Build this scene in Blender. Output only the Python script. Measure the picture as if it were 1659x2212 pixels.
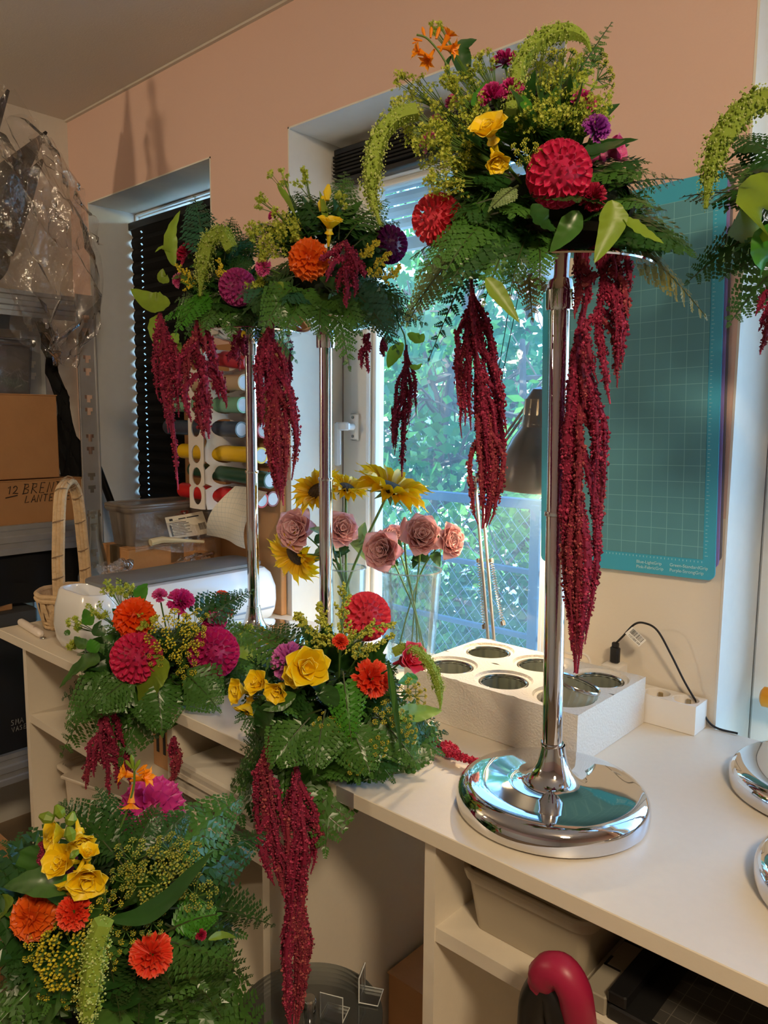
import bpy, math, random
import numpy as np
from mathutils import Vector, Matrix
random.seed(7); rng = np.random.default_rng(11)
sc = bpy.context.scene
for o in list(bpy.data.objects): bpy.data.objects.remove(o)
COL = sc.collection
# ---------------------------------------------------------------- camera
PW, PH, PF, PCX, PCY = 1659, 2212, 1660.0, 829.5, 1106.0
EYE = Vector((0, 0, 1.40))
_yaw, _pit, _rol = math.radians(47.8), math.radians(-6.9), math.radians(0.44)
FW = Vector((-math.cos(_yaw)*math.cos(_pit), math.sin(_yaw)*math.cos(_pit), math.sin(_pit)))
_r = FW.cross(Vector((0, 0, 1))).normalized(); _u = _r.cross(FW)
RT = _r*math.cos(_rol) + _u*math.sin(_rol); UP = _u*math.cos(_rol) - _r*math.sin(_rol)
cam = bpy.data.objects.new('camera', bpy.data.cameras.new('camera')); COL.objects.link(cam)
cm = Matrix((RT, UP, -FW)).transposed().to_4x4(); cm.translation = EYE
cam.matrix_world = cm
cam.data.sensor_fit = 'HORIZONTAL'; cam.data.sensor_width = 36; cam.data.lens = 36*PF/PW
cam.data.clip_start = 0.02; cam.data.clip_end = 200
sc.camera = cam
# ---------------------------------------------------------------- light
sc.view_settings.view_transform = 'Standard'; sc.view_settings.look = 'None'
sc.view_settings.gamma = 1; sc.view_settings.use_curve_mapping = False
sc.view_settings.exposure = -0.12
world = bpy.data.worlds.new('sky'); sc.world = world; world.use_nodes = True
wn = world.node_tree.nodes; wl = world.node_tree.links
sky = wn.new('ShaderNodeTexSky'); sky.sky_type = 'NISHITA'; sky.sun_disc = False
sky.sun_elevation = math.radians(48); sky.sun_rotation = math.radians(200); sky.air_density = 1.6; sky.dust_density = 0.8
tint = wn.new('ShaderNodeVectorMath'); tint.operation = 'MULTIPLY'; tint.inputs[1].default_value = (.62, .85, 1.13)
wl.new(sky.outputs[0], tint.inputs[0]); wl.new(tint.outputs[0], wn['Background'].inputs[0]); wn['Background'].inputs[1].default_value = 1.85
sl = bpy.data.lights.new('sun_offscreen', 'SUN'); sl.energy = 16.0; sl.angle = 0.01; sl.color = (1, .96, .88)
so = bpy.data.objects.new('sun_offscreen', sl); COL.objects.link(so)
so.rotation_euler = Vector((0.35, 0.75, -0.85)).to_track_quat('-Z', 'Y').to_euler()
def area_light(name, loc, target, size, power, color, spread=None):
    l = bpy.data.lights.new(name, 'AREA'); l.shape = 'DISK'; l.size = size; l.energy = power; l.color = color
    o = bpy.data.objects.new(name, l); COL.objects.link(o); o.location = loc
    o.rotation_euler = (Vector(target)-Vector(loc)).to_track_quat('-Z', 'Y').to_euler()
    return o
area_light('ceiling_lamp_offscreen', (.75, -.25, 2.30), (-.25, .35, 0.6), .30, 30.0, (1, .77, .50))
area_light('wall_lamp_offscreen', (-2.45, -.75, 1.78), (-1.9, 1.1, 1.75), .12, 9.5, (1, .77, .50))
# ---------------------------------------------------------------- pixel helpers
def ray(u, v): return FW + RT*((u-PCX)/PF) - UP*((v-PCY)/PF)
def at(u, v, d): return EYE + ray(u, v)*d
def onz(u, v, z): r = ray(u, v); return EYE + r*((z-EYE.z)/r.z)
def ony(u, v, y): r = ray(u, v); return EYE + r*((y-EYE.y)/r.y)
def onx(u, v, x): r = ray(u, v); return EYE + r*((x-EYE.x)/r.x)
def depth(p): return (Vector(p)-EYE).dot(FW)
def pxsize(n, d): return n*d/PF
# ---------------------------------------------------------------- materials
def C(r, g, b):
    f = lambda x: (x/255/12.92) if x <= 10 else ((x/255+.055)/1.055)**2.4
    return (f(r), f(g), f(b), 1)
MATS = {}
def mat(name, col, rough=.5, metal=0.0, spec=.5, noise=None, bump=None, trans=0.0, coat=0.0, sub=0.0, ramp=None, emit=None, tattr='t'):
    """procedural principled material; noise=(scale,amount), bump=(scale,strength), ramp=colour stops over the mesh attribute t"""
    if name in MATS: return MATS[name]
    m = bpy.data.materials.new(name); m.use_nodes = True; nt = m.node_tree; N = nt.nodes; L = nt.links
    b = N['Principled BSDF']; out = N['Material Output']
    b.inputs['Roughness'].default_value = rough; b.inputs['Metallic'].default_value = metal
    b.inputs['Specular IOR Level'].default_value = spec; b.inputs['Coat Weight'].default_value = coat
    b.inputs['Base Color'].default_value = col
    src = None
    if ramp:
        at_ = N.new('ShaderNodeAttribute'); at_.attribute_name = tattr
        r = N.new('ShaderNodeValToRGB'); e = r.color_ramp.elements
        e[0].position, e[0].color = ramp[0]; e[1].position, e[1].color = ramp[-1]
        for p, c in ramp[1:-1]:
            x = e.new(p); x.color = c
        L.new(at_.outputs['Fac'], r.inputs[0]); src = r.outputs[0]
    if noise:
        tc = N.new('ShaderNodeTexCoord'); nz = N.new('ShaderNodeTexNoise'); nz.inputs['Scale'].default_value = noise[0]
        nz.inputs['Detail'].default_value = 6
        L.new(tc.outputs['Object'], nz.inputs['Vector'])
        mp = N.new('ShaderNodeMapRange'); mp.inputs[1].default_value = .25; mp.inputs[2].default_value = .75
        mp.inputs[3].default_value = 1-noise[1]; mp.inputs[4].default_value = 1+noise[1]
        L.new(nz.outputs[0], mp.inputs[0])
        mx = N.new('ShaderNodeVectorMath'); mx.operation = 'MULTIPLY'
        if src: L.new(src, mx.inputs[0])
        else: mx.inputs[0].default_value = col[:3]
        L.new(mp.outputs[0], mx.inputs[1]); src = mx.outputs[0]
    if src: L.new(src, b.inputs['Base Color'])
    if bump:
        tc2 = N.new('ShaderNodeTexCoord'); n2 = N.new('ShaderNodeTexNoise'); n2.inputs['Scale'].default_value = bump[0]; n2.inputs['Detail'].default_value = 5
        L.new(tc2.outputs['Object'], n2.inputs['Vector'])
        bp = N.new('ShaderNodeBump'); bp.inputs['Strength'].default_value = bump[1]; bp.inputs['Distance'].default_value = .01
        L.new(n2.outputs[0], bp.inputs['Height']); L.new(bp.outputs[0], b.inputs['Normal'])
    if trans:
        t = N.new('ShaderNodeBsdfTranslucent'); mxs = N.new('ShaderNodeMixShader'); mxs.inputs[0].default_value = trans
        if src: L.new(src, t.inputs[0])
        else: t.inputs[0].default_value = col
        L.new(b.outputs[0], mxs.inputs[1]); L.new(t.outputs[0], mxs.inputs[2]); L.new(mxs.outputs[0], out.inputs[0])
    if emit:
        b.inputs['Emission Color'].default_value = emit[0]; b.inputs['Emission Strength'].default_value = emit[1]
    MATS[name] = m; return m
def film(name, tint, gloss=.12, rough=.08, haze=0.0, hazecol=(1, 1, 1, 1), bump=None):
    """thin clear sheet: transparent, a fresnel gloss and a little milky haze"""
    if name in MATS: return MATS[name]
    m = bpy.data.materials.new(name); m.use_nodes = True; nt = m.node_tree; N = nt.nodes; L = nt.links
    N.remove(N['Principled BSDF']); out = N['Material Output']
    tr = N.new('ShaderNodeBsdfTransparent'); tr.inputs[0].default_value = tint
    gl = N.new('ShaderNodeBsdfGlossy'); gl.inputs['Roughness'].default_value = rough
    df = N.new('ShaderNodeBsdfTranslucent'); df.inputs[0].default_value = hazecol
    d2 = N.new('ShaderNodeBsdfDiffuse'); d2.inputs[0].default_value = hazecol
    lw = N.new('ShaderNodeLayerWeight'); lw.inputs[0].default_value = .25
    mr = N.new('ShaderNodeMapRange'); mr.inputs[3].default_value = gloss*.35; mr.inputs[4].default_value = min(1, gloss*4)
    L.new(lw.outputs['Fresnel'], mr.inputs[0])
    a = N.new('ShaderNodeMixShader'); h = N.new('ShaderNodeMixShader'); h.inputs[0].default_value = .5
    L.new(df.outputs[0], h.inputs[1]); L.new(d2.outputs[0], h.inputs[2])
    a.inputs[0].default_value = haze; L.new(tr.outputs[0], a.inputs[1]); L.new(h.outputs[0], a.inputs[2])
    b = N.new('ShaderNodeMixShader'); L.new(mr.outputs[0], b.inputs[0]); L.new(a.outputs[0], b.inputs[1]); L.new(gl.outputs[0], b.inputs[2])
    L.new(b.outputs[0], out.inputs[0])
    if bump:
        tc2 = N.new('ShaderNodeTexCoord'); n2 = N.new('ShaderNodeTexNoise'); n2.inputs['Scale'].default_value = bump[0]; n2.inputs['Detail'].default_value = 4
        L.new(tc2.outputs['Object'], n2.inputs['Vector'])
        bp = N.new('ShaderNodeBump'); bp.inputs['Strength'].default_value = bump[1]; bp.inputs['Distance'].default_value = .01
        L.new(n2.outputs[0], bp.inputs['Height']); L.new(bp.outputs[0], gl.inputs['Normal'])
    MATS[name] = m; return m
# ---------------------------------------------------------------- mesh helpers
ORG = {}
def org(p): return ORG.get(p.name, Vector((0, 0, 0))) if p else Vector((0, 0, 0))
class MB:
    def __init__(s): s.v = []; s.f = []; s.t = []
    def add(s, vs, fs, t=None):
        k = len(s.v); s.v.extend([tuple(x) for x in vs]); s.f.extend([tuple(i+k for i in f) for f in fs])
        if t is None: s.t.extend([0.0]*len(vs))
        elif isinstance(t, (int, float)): s.t.extend([float(t)]*len(vs))
        else: s.t.extend([float(x) for x in t])
        return s
    def box(s, lo, hi, bev=0.0, M=None):
        x0, y0, z0 = lo; x1, y1, z1 = hi
        if bev <= 0:
            vs = [(x, y, z) for z in (z0, z1) for x, y in ((x0, y0), (x1, y0), (x1, y1), (x0, y1))]
            fs = [(3, 2, 1, 0), (4, 5, 6, 7), (0, 1, 5, 4), (1, 2, 6, 5), (2, 3, 7, 6), (3, 0, 4, 7)]
        else:
            b = min(bev, (x1-x0)/2.01, (y1-y0)/2.01, (z1-z0)/2.01); vs = []; fs = []
            def ring(z, i):
                return [(x0+i+b, y0+i, z), (x1-i-b, y0+i, z), (x1-i, y0+i+b, z), (x1-i, y1-i-b, z), (x1-i-b, y1-i, z), (x0+i+b, y1-i, z), (x0+i, y1-i-b, z), (x0+i, y0+i+b, z)]
            for z, i in ((z0, b*.7), (z0+b*.7, 0), (z1-b*.7, 0), (z1, b*.7)): vs += ring(z, i)
            for k in range(3):
                for j in range(8): fs.append((k*8+j, k*8+(j+1) % 8, k*8+8+(j+1) % 8, k*8+8+j))
            fs.append(tuple(range(7, -1, -1))); fs.append(tuple(range(24, 32)))
        if M: vs = [M @ Vector(v) for v in vs]
        return s.add(vs, fs)
    def tube(s, path, rad, n=8, cap=True, t=None):
        P = [Vector(p) for p in path]; m = len(P)
        if not hasattr(rad, '__len__'): rad = [rad]*m
        vs = []; tt = []; prev = None
        for i in range(m):
            d = (P[min(i+1, m-1)]-P[max(i-1, 0)])
            if d.length < 1e-9: d = Vector((0, 0, 1))
            d.normalize()
            if prev is None: a = d.orthogonal().normalized()
            else:
                a = prev - d*prev.dot(d)
                a = d.orthogonal().normalized() if a.length < 1e-6 else a.normalized()
            prev = a; b = d.cross(a)
            for j in range(n):
                q = 2*math.pi*j/n; vs.append(P[i] + (a*math.cos(q)+b*math.sin(q))*rad[i]); tt.append(i/(m-1) if t is None else t)
        fs = [(i*n+j, i*n+(j+1) % n, i*n+n+(j+1) % n, i*n+n+j) for i in range(m-1) for j in range(n)]
        if cap: fs += [tuple(range(n-1, -1, -1)), tuple((m-1)*n+j for j in range(n))]
        return s.add(vs, fs, tt)
    def lathe(s, prof, c=(0, 0, 0), n=32, M=None, cap=False):
        vs = []; fs = []
        for r, z in prof:
            for j in range(n):
                q = 2*math.pi*j/n; vs.append(Vector((c[0]+r*math.cos(q), c[1]+r*math.sin(q), c[2]+z)))
        for i in range(len(prof)-1):
            for j in range(n): fs.append((i*n+j, i*n+(j+1) % n, i*n+n+(j+1) % n, i*n+n+j))
        if cap: fs += [tuple(range(n-1, -1, -1)), tuple((len(prof)-1)*n+j for j in range(n))]
        if M: vs = [M @ v for v in vs]
        return s.add(vs, fs)
    def grid(s, fn, nu, nv, t=None):
        vs = []; tt = []
        for i in range(nu+1):
            for j in range(nv+1):
                vs.append(fn(i/nu, j/nv)); tt.append(i/nu if t is None else t(i/nu, j/nv))
        w = nv+1
        return s.add(vs, [(i*w+j, i*w+j+1, i*w+w+j+1, i*w+w+j) for i in range(nu) for j in range(nv)], tt)
    def prism(s, poly, ext, M=None):
        """poly: list of 3-D points, ext: extrusion vector"""
        n = len(poly); e = Vector(ext); vs = [Vector(p) for p in poly] + [Vector(p)+e for p in poly]
        fs = [tuple(range(n-1, -1, -1)), tuple(range(n, 2*n))] + [(j, (j+1) % n, n+(j+1) % n, n+j) for j in range(n)]
        if M: vs = [M @ v for v in vs]
        return s.add(vs, fs)
    def mesh(s, name, m, off=Vector((0, 0, 0)), smooth=True):
        me = bpy.data.meshes.new(name)
        me.from_pydata([tuple(Vector(v)-off) for v in s.v], [], s.f)
        a = me.attributes.new('t', 'FLOAT', 'POINT'); a.data.foreach_set('value', s.t)
        me.materials.append(m)
        if smooth:
            me.polygons.foreach_set('use_smooth', [True]*len(me.polygons))
            if smooth != 'all': me.set_sharp_from_angle(angle=math.radians(38))
        me.update(); return me
    def build(s, name, m, parent=None, smooth=True, **tg):
        o = bpy.data.objects.new(name, None if False else s.mesh(name, m, org(parent), smooth)); COL.objects.link(o)
        if parent: o.parent = parent; ORG[o.name] = org(parent)
        tag(o, **tg); return o
def tag(o, label=None, cat=None, group=None, kind=None):
    if label: o['label'] = label
    if cat: o['category'] = cat
    if group: o['group'] = group
    if kind: o['kind'] = kind
    return o
def thing(name, loc, label, cat, group=None):
    o = bpy.data.objects.new(name, None); COL.objects.link(o); o.location = loc; o.empty_display_size = .05
    ORG[o.name] = Vector(loc); return tag(o, label, cat, group)
def inst(name, me, parent, M, **tg):
    """one more object on shared mesh data; M is its world matrix"""
    o = bpy.data.objects.new(name, me); COL.objects.link(o)
    if parent: o.parent = parent; ORG[o.name] = org(parent)
    o.matrix_basis = Matrix.Translation(-org(parent)) @ M
    tag(o, **tg); return o
def frame(x, z, o):
    """matrix with +X along x, +Z close to z, origin o"""
    x = Vector(x).normalized(); z = Vector(z); z = z - x*z.dot(x)
    z = x.orthogonal() if z.length < 1e-6 else z
    z.normalize(); y = z.cross(x)
    m = Matrix((x, y, z)).transposed().to_4x4(); m.translation = Vector(o); return m
def S3(a, b=None, c=None):
    b = a if b is None else b; c = a if c is None else c
    return Matrix.Diagonal((a, b, c, 1))
def bez(p0, p1, p2, n):
    p0, p1, p2 = Vector(p0), Vector(p1), Vector(p2)
    return [p0*(1-k)**2 + p1*2*k*(1-k) + p2*k*k for k in [i/n for i in range(n+1)]]
def catmull(P, n):
    P = [Vector(p) for p in P]; out = []
    for i in range(len(P)-1):
        a, b, c, d = P[max(i-1, 0)], P[i], P[i+1], P[min(i+2, len(P)-1)]
        for k in range(n):
            t = k/n; out.append(.5*((2*b)+(c-a)*t+(2*a-5*b+4*c-d)*t*t+(3*b-a-3*c+d)*t**3))
    out.append(P[-1]); return out
def struct(mb, name, m, smooth=False, parent=None):
    return mb.build(name, m, parent, smooth, kind=None if parent else 'structure')
def R(a=0., b=1.): return random.uniform(a, b)
def rvec(s=1.): return Vector((R(-s, s), R(-s, s), R(-s, s)))
STROKES = {'1': [[(.2, .8), (.5, 1), (.4, 0)]], '2': [[(0, .75), (.15, .95), (.4, 1), (.6, .8), (.55, .55), (.3, .28), (0, .02), (.35, .04), (.75, .02)]],
 'B': [[(.1, 0), (.25, 1)], [(.1, 1), (.6, .95), (.65, .7), (.2, .5), (.65, .4), (.6, .1), (.0, .02)]],
 'R': [[(.05, 0), (.2, 1)], [(.05, 1), (.6, .95), (.6, .65), (.15, .5), (.7, 0)]],
 'E': [[(.6, .98), (.15, 1), (.05, 0), (.6, .02)], [(.1, .5), (.5, .5)]],
 'N': [[(0, 0), (.15, 1), (.5, .05), (.7, 1)]], 'D': [[(.05, 0), (.2, 1)], [(0, 1), (.55, .9), (.7, .5), (.5, .1), (0, 0)]],
 'L': [[(.15, 1), (0, .05), (.6, .1)]], 'A': [[(0, 0), (.4, 1), (.7, 0)], [(.1, .35), (.6, .4)]],
 'T': [[(0, 1), (.7, 1)], [(.4, 1), (.3, 0)]], 'P': [[(.1, 0), (.2, 1), (.6, .95), (.6, .6), (.15, .5)]],
 'S': [[(.6, .9), (.2, 1), (.1, .7), (.5, .4), (.4, .05), (0, .1)]], 'M': [[(0, 0), (.15, 1), (.35, .3), (.6, 1), (.7, 0)]],
 'V': [[(0, 1), (.3, 0), (.65, 1)]], 'O': [[(.35, 1), (.05, .6), (.3, 0), (.65, .4), (.35, 1)]], ' ': []}
def handwriting(text, o, right, up, h, m, parent, name='handwriting', r=.0012):
    mb = MB(); o = Vector(o); right = Vector(right).normalized(); up = Vector(up).normalized(); x = 0
    for ch in text:
        for st in STROKES.get(ch, []):
            mb.tube([o + right*((x+a+R(-.02, .02))*h*.85) + up*((b+R(-.02, .02))*h) for a, b in st], r, n=5)
        x += .95
    return mb.build(name, m, parent)
def text_obj(body, size, M, m, parent, name='lettering', align='LEFT'):
    cu = bpy.data.curves.new(name, 'FONT'); cu.body = body; cu.size = size; cu.align_x = align; cu.extrude = .0002
    tmp = bpy.data.objects.new('tmp_text', cu); COL.objects.link(tmp)
    dg = bpy.context.evaluated_depsgraph_get(); me = bpy.data.meshes.new_from_object(tmp.evaluated_get(dg)); me.name = name
    bpy.data.objects.remove(tmp); me.materials.clear(); me.materials.append(m)
    return inst(name, me, parent, M)
# ================================================================ the setting
T, TF, WY, CE, XL, XR, YB = .88, .728, 1.314, 2.402, -2.667, 2.2, -2.4
W1, W2, O3 = (-2.543, -1.845), (-1.521, -.754), (-.428, .80)
HEAD, SILL, WT = 2.112, .60, 1.62
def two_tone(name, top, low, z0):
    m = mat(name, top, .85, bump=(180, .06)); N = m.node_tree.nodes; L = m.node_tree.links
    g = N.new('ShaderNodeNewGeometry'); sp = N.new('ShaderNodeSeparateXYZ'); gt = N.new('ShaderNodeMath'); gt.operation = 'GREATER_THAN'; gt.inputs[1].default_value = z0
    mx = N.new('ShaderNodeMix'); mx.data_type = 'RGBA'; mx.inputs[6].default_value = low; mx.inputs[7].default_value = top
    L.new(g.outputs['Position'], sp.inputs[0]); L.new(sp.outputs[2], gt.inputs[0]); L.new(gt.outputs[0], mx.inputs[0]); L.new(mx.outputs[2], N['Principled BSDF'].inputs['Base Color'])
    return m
def grid_mat(name, base, line, step, w, ax=(0, 2), rough=.5, off=(0, 0), noise=.0, mixn=None):
    m = mat(name, base, rough, noise=(9, noise) if noise else None); N = m.node_tree.nodes; L = m.node_tree.links
    tc = N.new('ShaderNodeTexCoord'); sp = N.new('ShaderNodeSeparateXYZ'); L.new(tc.outputs['Object'], sp.inputs[0]); res = []
    for i, a in enumerate(ax):
        ad = N.new('ShaderNodeMath'); ad.operation = 'ADD'; ad.inputs[1].default_value = off[i]+100*step
        dv = N.new('ShaderNodeMath'); dv.operation = 'DIVIDE'; dv.inputs[1].default_value = step
        fr = N.new('ShaderNodeMath'); fr.operation = 'FRACT'
        lt = N.new('ShaderNodeMath'); lt.operation = 'LESS_THAN'; lt.inputs[1].default_value = w/step
        L.new(sp.outputs[a], ad.inputs[0]); L.new(ad.outputs[0], dv.inputs[0]); L.new(dv.outputs[0], fr.inputs[0]); L.new(fr.outputs[0], lt.inputs[0]); res.append(lt)
    mxx = N.new('ShaderNodeMath'); mxx.operation = 'MAXIMUM'; L.new(res[0].outputs[0], mxx.inputs[0]); L.new(res[1].outputs[0], mxx.inputs[1])
    b = N['Principled BSDF']; mx = N.new('ShaderNodeMix'); mx.data_type = 'RGBA'; mx.inputs[6].default_value = base; mx.inputs[7].default_value = line
    if b.inputs['Base Color'].is_linked: L.new(b.inputs['Base Color'].links[0].from_socket, mx.inputs[6])
    L.new(mxx.outputs[0], mx.inputs[0]); L.new(mx.outputs[2], b.inputs['Base Color']); return m
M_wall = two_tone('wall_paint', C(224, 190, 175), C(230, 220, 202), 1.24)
M_white = mat('white_paint', C(228, 224, 214), .6, noise=(40, .02))
M_ceil = mat('ceiling_paint', C(205, 196, 184), .9, bump=(220, .08))
M_floor = mat('floor_vinyl', C(150, 128, 100), .55, noise=(6, .12))
M_pvc = mat('window_pvc', C(232, 230, 224), .28)
M_pane = film('window_pane', (.86, .95, .98, 1), .10, .02, haze=.06, hazecol=(.6, .85, 1, 1))
wall = MB()
for (x0, x1, z0, z1) in ((XL, W1[0], 0, CE), (W1[0], W1[1], HEAD, CE), (W1[0], W1[1], 0, SILL), (W1[1], W2[0], 0, CE), (W2[0], W2[1], HEAD, CE), (W2[0], W2[1], 0, SILL), (W2[1], O3[0], 0, CE), (O3[0], O3[1], HEAD, CE), (O3[1], XR, 0, CE)):
    wall.box((x0, WY, z0), (x1, WT, z1))
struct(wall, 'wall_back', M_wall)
struct(MB().box((XL-.15, YB, 0), (XL, WT, CE)), 'wall_left', M_white)
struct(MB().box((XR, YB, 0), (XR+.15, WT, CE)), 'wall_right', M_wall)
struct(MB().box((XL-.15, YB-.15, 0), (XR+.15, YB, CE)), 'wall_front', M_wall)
struct(MB().box((XL-.15, YB-.15, CE), (XR+.15, WT, CE+.2)), 'ceiling', M_ceil)
struct(MB().box((XL-.15, YB-.15, -.15), (XR+.15, WT, 0)), 'floor', M_floor)
# joint between ceiling and wall
struct(MB().box((XL, WY-.010, CE-.006), (XR, WY, CE)), 'trim_1', M_ceil)
# white reveal linings of the window recesses
def lining(name, x0, x1, z0, z1, bottom=True, m=None):
    mb = MB(); e = .004
    mb.box((x0, WY-.001, z0), (x0+e, 1.50, z1)); mb.box((x1-e, WY-.001, z0), (x1, 1.50, z1)); mb.box((x0, WY-.001, z1-e), (x1, 1.50, z1))
    if bottom: mb.box((x0, WY+.004, z0), (x1, 1.50, z0+e))
    return struct(mb, name, m or M_white)
lining('trim_2', W1[0], W1[1], SILL, HEAD); lining('trim_3', W2[0], W2[1], SILL, HEAD); lining('trim_4', O3[0], O3[1], 0, HEAD, False)
def window(name, x0, x1, z0, z1, fw=.058, sash=.066, handle=False, e=.014):
    y0, y1 = 1.50, 1.57
    w = MB()
    for a, b, c, d in ((x0, x0+fw, z0, z1), (x1-fw, x1, z0, z1), (x0+fw, x1-fw, z1-fw, z1), (x0+fw, x1-fw, z0, z0+fw)): w.box((a, y0, c), (b, y1, d), .004)
    o = struct(w, name, M_pvc)
    lp_ = min(.012, fw*.5); sx0, sx1, sz0, sz1 = x0+fw-lp_, x1-fw+lp_, z0+fw-lp_, z1-fw+lp_
    s = MB()
    for a, b, c, d in ((sx0, sx0+sash, sz0, sz1), (sx1-sash, sx1, sz0, sz1), (sx0+sash, sx1-sash, sz1-sash, sz1), (sx0+sash, sx1-sash, sz0, sz0+sash)):
        s.box((a, y0-.018, c), (b, y0+.05, d), .005)
    so_ = s.build('sash', M_pvc, o, False)
    bd = MB(); gx0, gx1, gz0, gz1 = sx0+sash, sx1-sash, sz0+sash, sz1-sash
    for a, b, c, d in ((gx0, gx0+e, gz0, gz1), (gx1-e, gx1, gz0, gz1), (gx0+e, gx1-e, gz1-e, gz1), (gx0+e, gx1-e, gz0, gz0+e)):
        bd.box((a, y0-.004, c), (b, y0+.03, d), .003)
    bd.build('glazing_bead', M_pvc, o, False)
    MB().box((gx0, y0+.010, gz0), (gx1, y0+.014, gz1)).build('pane', M_pane, o, False)
    if handle:
        p = ony(768, 922, y0-.02); h = MB()
        h.box((p.x-.015, y0-.030, p.z-.036), (p.x+.015, y0-.018, p.z+.036), .009)
        hp = h.build('handle_plate', M_pvc, o)
        g = MB().tube([(p.x, y0-.028, p.z), (p.x, y0-.055, p.z)], .009, 12)
        q = ony(745, 925, y0-.055); q2 = ony(748, 1012, y0-.06)
        g.box((p.x-.040, y0-.062, p.z-.010), (p.x+.010, y0-.046, p.z+.012), .005)
        g.box((p.x-.042, y0-.064, p.z-.105), (p.x-.020, y0-.048, p.z+.012), .006)
        g.build('handle', mat('handle_white', C(225, 230, 235), .2), o)
        sw = MB()
        for dz in (-.025, .025): sw.lathe([(0, .0), (.0042, 0), (.0042, .002), (0, .002)], n=12, M=Matrix.Translation((p.x, y0-.030, p.z+dz)) @ Matrix.Rotation(math.pi/2, 4, 'X'))
        sw.build('screws', mat('screw_grey', C(120, 118, 112), .3, 1), hp)
    return o
window('window_1', W1[0]+.004, W1[1]-.004, SILL+.004, HEAD-.004, .006, .006, e=.003)
window('window_2', W2[0]+.004, W2[1]-.004, SILL+.004, HEAD-.004, handle=True)
# glazed door in the opening beside the cutting mats
dr = MB(); x0, x1 = O3[0]+.004, O3[1]-.004
for a, b, c, d in ((x0, x0+.07, 0, HEAD-.004), (x1-.07, x1, 0, HEAD-.004), (x0+.07, x1-.07, HEAD-.074, HEAD-.004), (x0+.07, x1-.07, 0, .05)): dr.box((a, 1.50, c), (b, 1.57, d), .004)
d1 = struct(dr, 'door_1', M_pvc)
lf = MB()
for a, b, c, d in ((x0+.06, x0+.15, .02, HEAD-.07), (x1-.15, x1-.06, .02, HEAD-.07), (x0+.15, x1-.15, HEAD-.16, HEAD-.07), (x0+.15, x1-.15, .02, .15)): lf.box((a, 1.482, c), (b, 1.55, d), .005)
lf.build('door_leaf', M_pvc, d1, False)
MB().box((x0+.15, 1.51, .15), (x1-.15, 1.514, HEAD-.16)).build('pane', M_pane, d1, False)
hq = ony(1652, 1505, 1.44); hd_ = MB().tube([(hq.x-.006, 1.44, hq.z), (hq.x-.002, 1.44, hq.z), (hq.x+.10, 1.44, hq.z), (hq.x+.115, 1.44, hq.z)], [.012, .018, .018, .012], 20).build('door_handle', mat('orange_plastic', C(238, 150, 10), .35), d1)
MB().tube([(hq.x+.09, 1.44, hq.z), (hq.x+.09, 1.484, hq.z)], .009, 12).build('handle_neck', M_pvc, hd_)
# outside roller shutter, let down a little over window 2 and over the blacked-out window
def shutter(name, x0, x1, zb, label):
    t = thing(name, (x0, 1.60, zb), label, 'shutter')
    m = mat('shutter_slat', C(205, 216, 222), .4, trans=.0); z = HEAD-.01; k = .034; first = None
    while z-k > zb:
        mb = MB().prism([(x0, 1.605, z), (x0, 1.597, z-.004), (x0, 1.594, z-k*.5), (x0, 1.597, z-k+.007), (x0, 1.605, z-k+.003)], (x1-x0, 0, 0))
        mb.build('slat', m, t, False); z -= k
    MB().box((x0, 1.592, zb-.03), (x1, 1.61, zb+.004), .003).build('bottom_rail', mat('shutter_rail', C(150, 160, 165), .4), t)
shutter('roller_shutter', W2[0]+.05, W2[1]-.05, ony(890, 515, 1.60).z, 'pale slatted roller shutter half rolled down outside the clear window')
# ================================================================ outside
g = MB().box((-30, 1.8, -.45), (25, 45, -.35)); struct(g, 'ground', mat('pale_paving', C(205, 200, 190), .8, noise=(.6, .15)))
rl = thing('balcony_railing', (-1.2, 2.4, -.35), 'blue grey steel railing with wire mesh outside the window', 'railing')
M_rail = mat('railing_steel', C(72, 90, 106), .5, .2)
for px_, zz in (((1160, 1090), .018), ((1160, 1238), .010), ((1160, 1380), .010)):
    z = ony(px_[0], px_[1], 2.4).z
    MB().box((-3.4, 2.4-zz, z-zz), (.6, 2.4+zz, z+zz), .003).build('rail', M_rail, rl)
xp = ony(1160, 1150, 2.4).x; ztop = ony(1160, 1090, 2.4).z
for k in (-1, 0, 1):
    MB().box((xp+k*1.25-.02, 2.38, -.35), (xp+k*1.25+.02, 2.42, ztop), .003).build('post', M_rail, rl)
wm = MB()
for i in range(60):
    xa = -3.3+i*.06
    wm.tube([(xa, 2.425, .1), (xa+.9, 2.425, ztop)], .0008, 3, False); wm.tube([(xa+.9, 2.427, .1), (xa, 2.427, ztop)], .0008, 3, False)
wm.build('wire_mesh', mat('galvanised_wire', C(150, 160, 165), .4, .8), rl, kind='stuff')
M_bark = mat('bark', C(86, 74, 66), .9, noise=(14, .3)); LG = [mat('tree_leaf_%s' % n, c, .5, trans=.5, noise=(1.2, .25)) for n, c in (('light', C(104, 160, 70)), ('mid', C(60, 122, 52)), ('cool', C(50, 106, 66)))]
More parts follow.
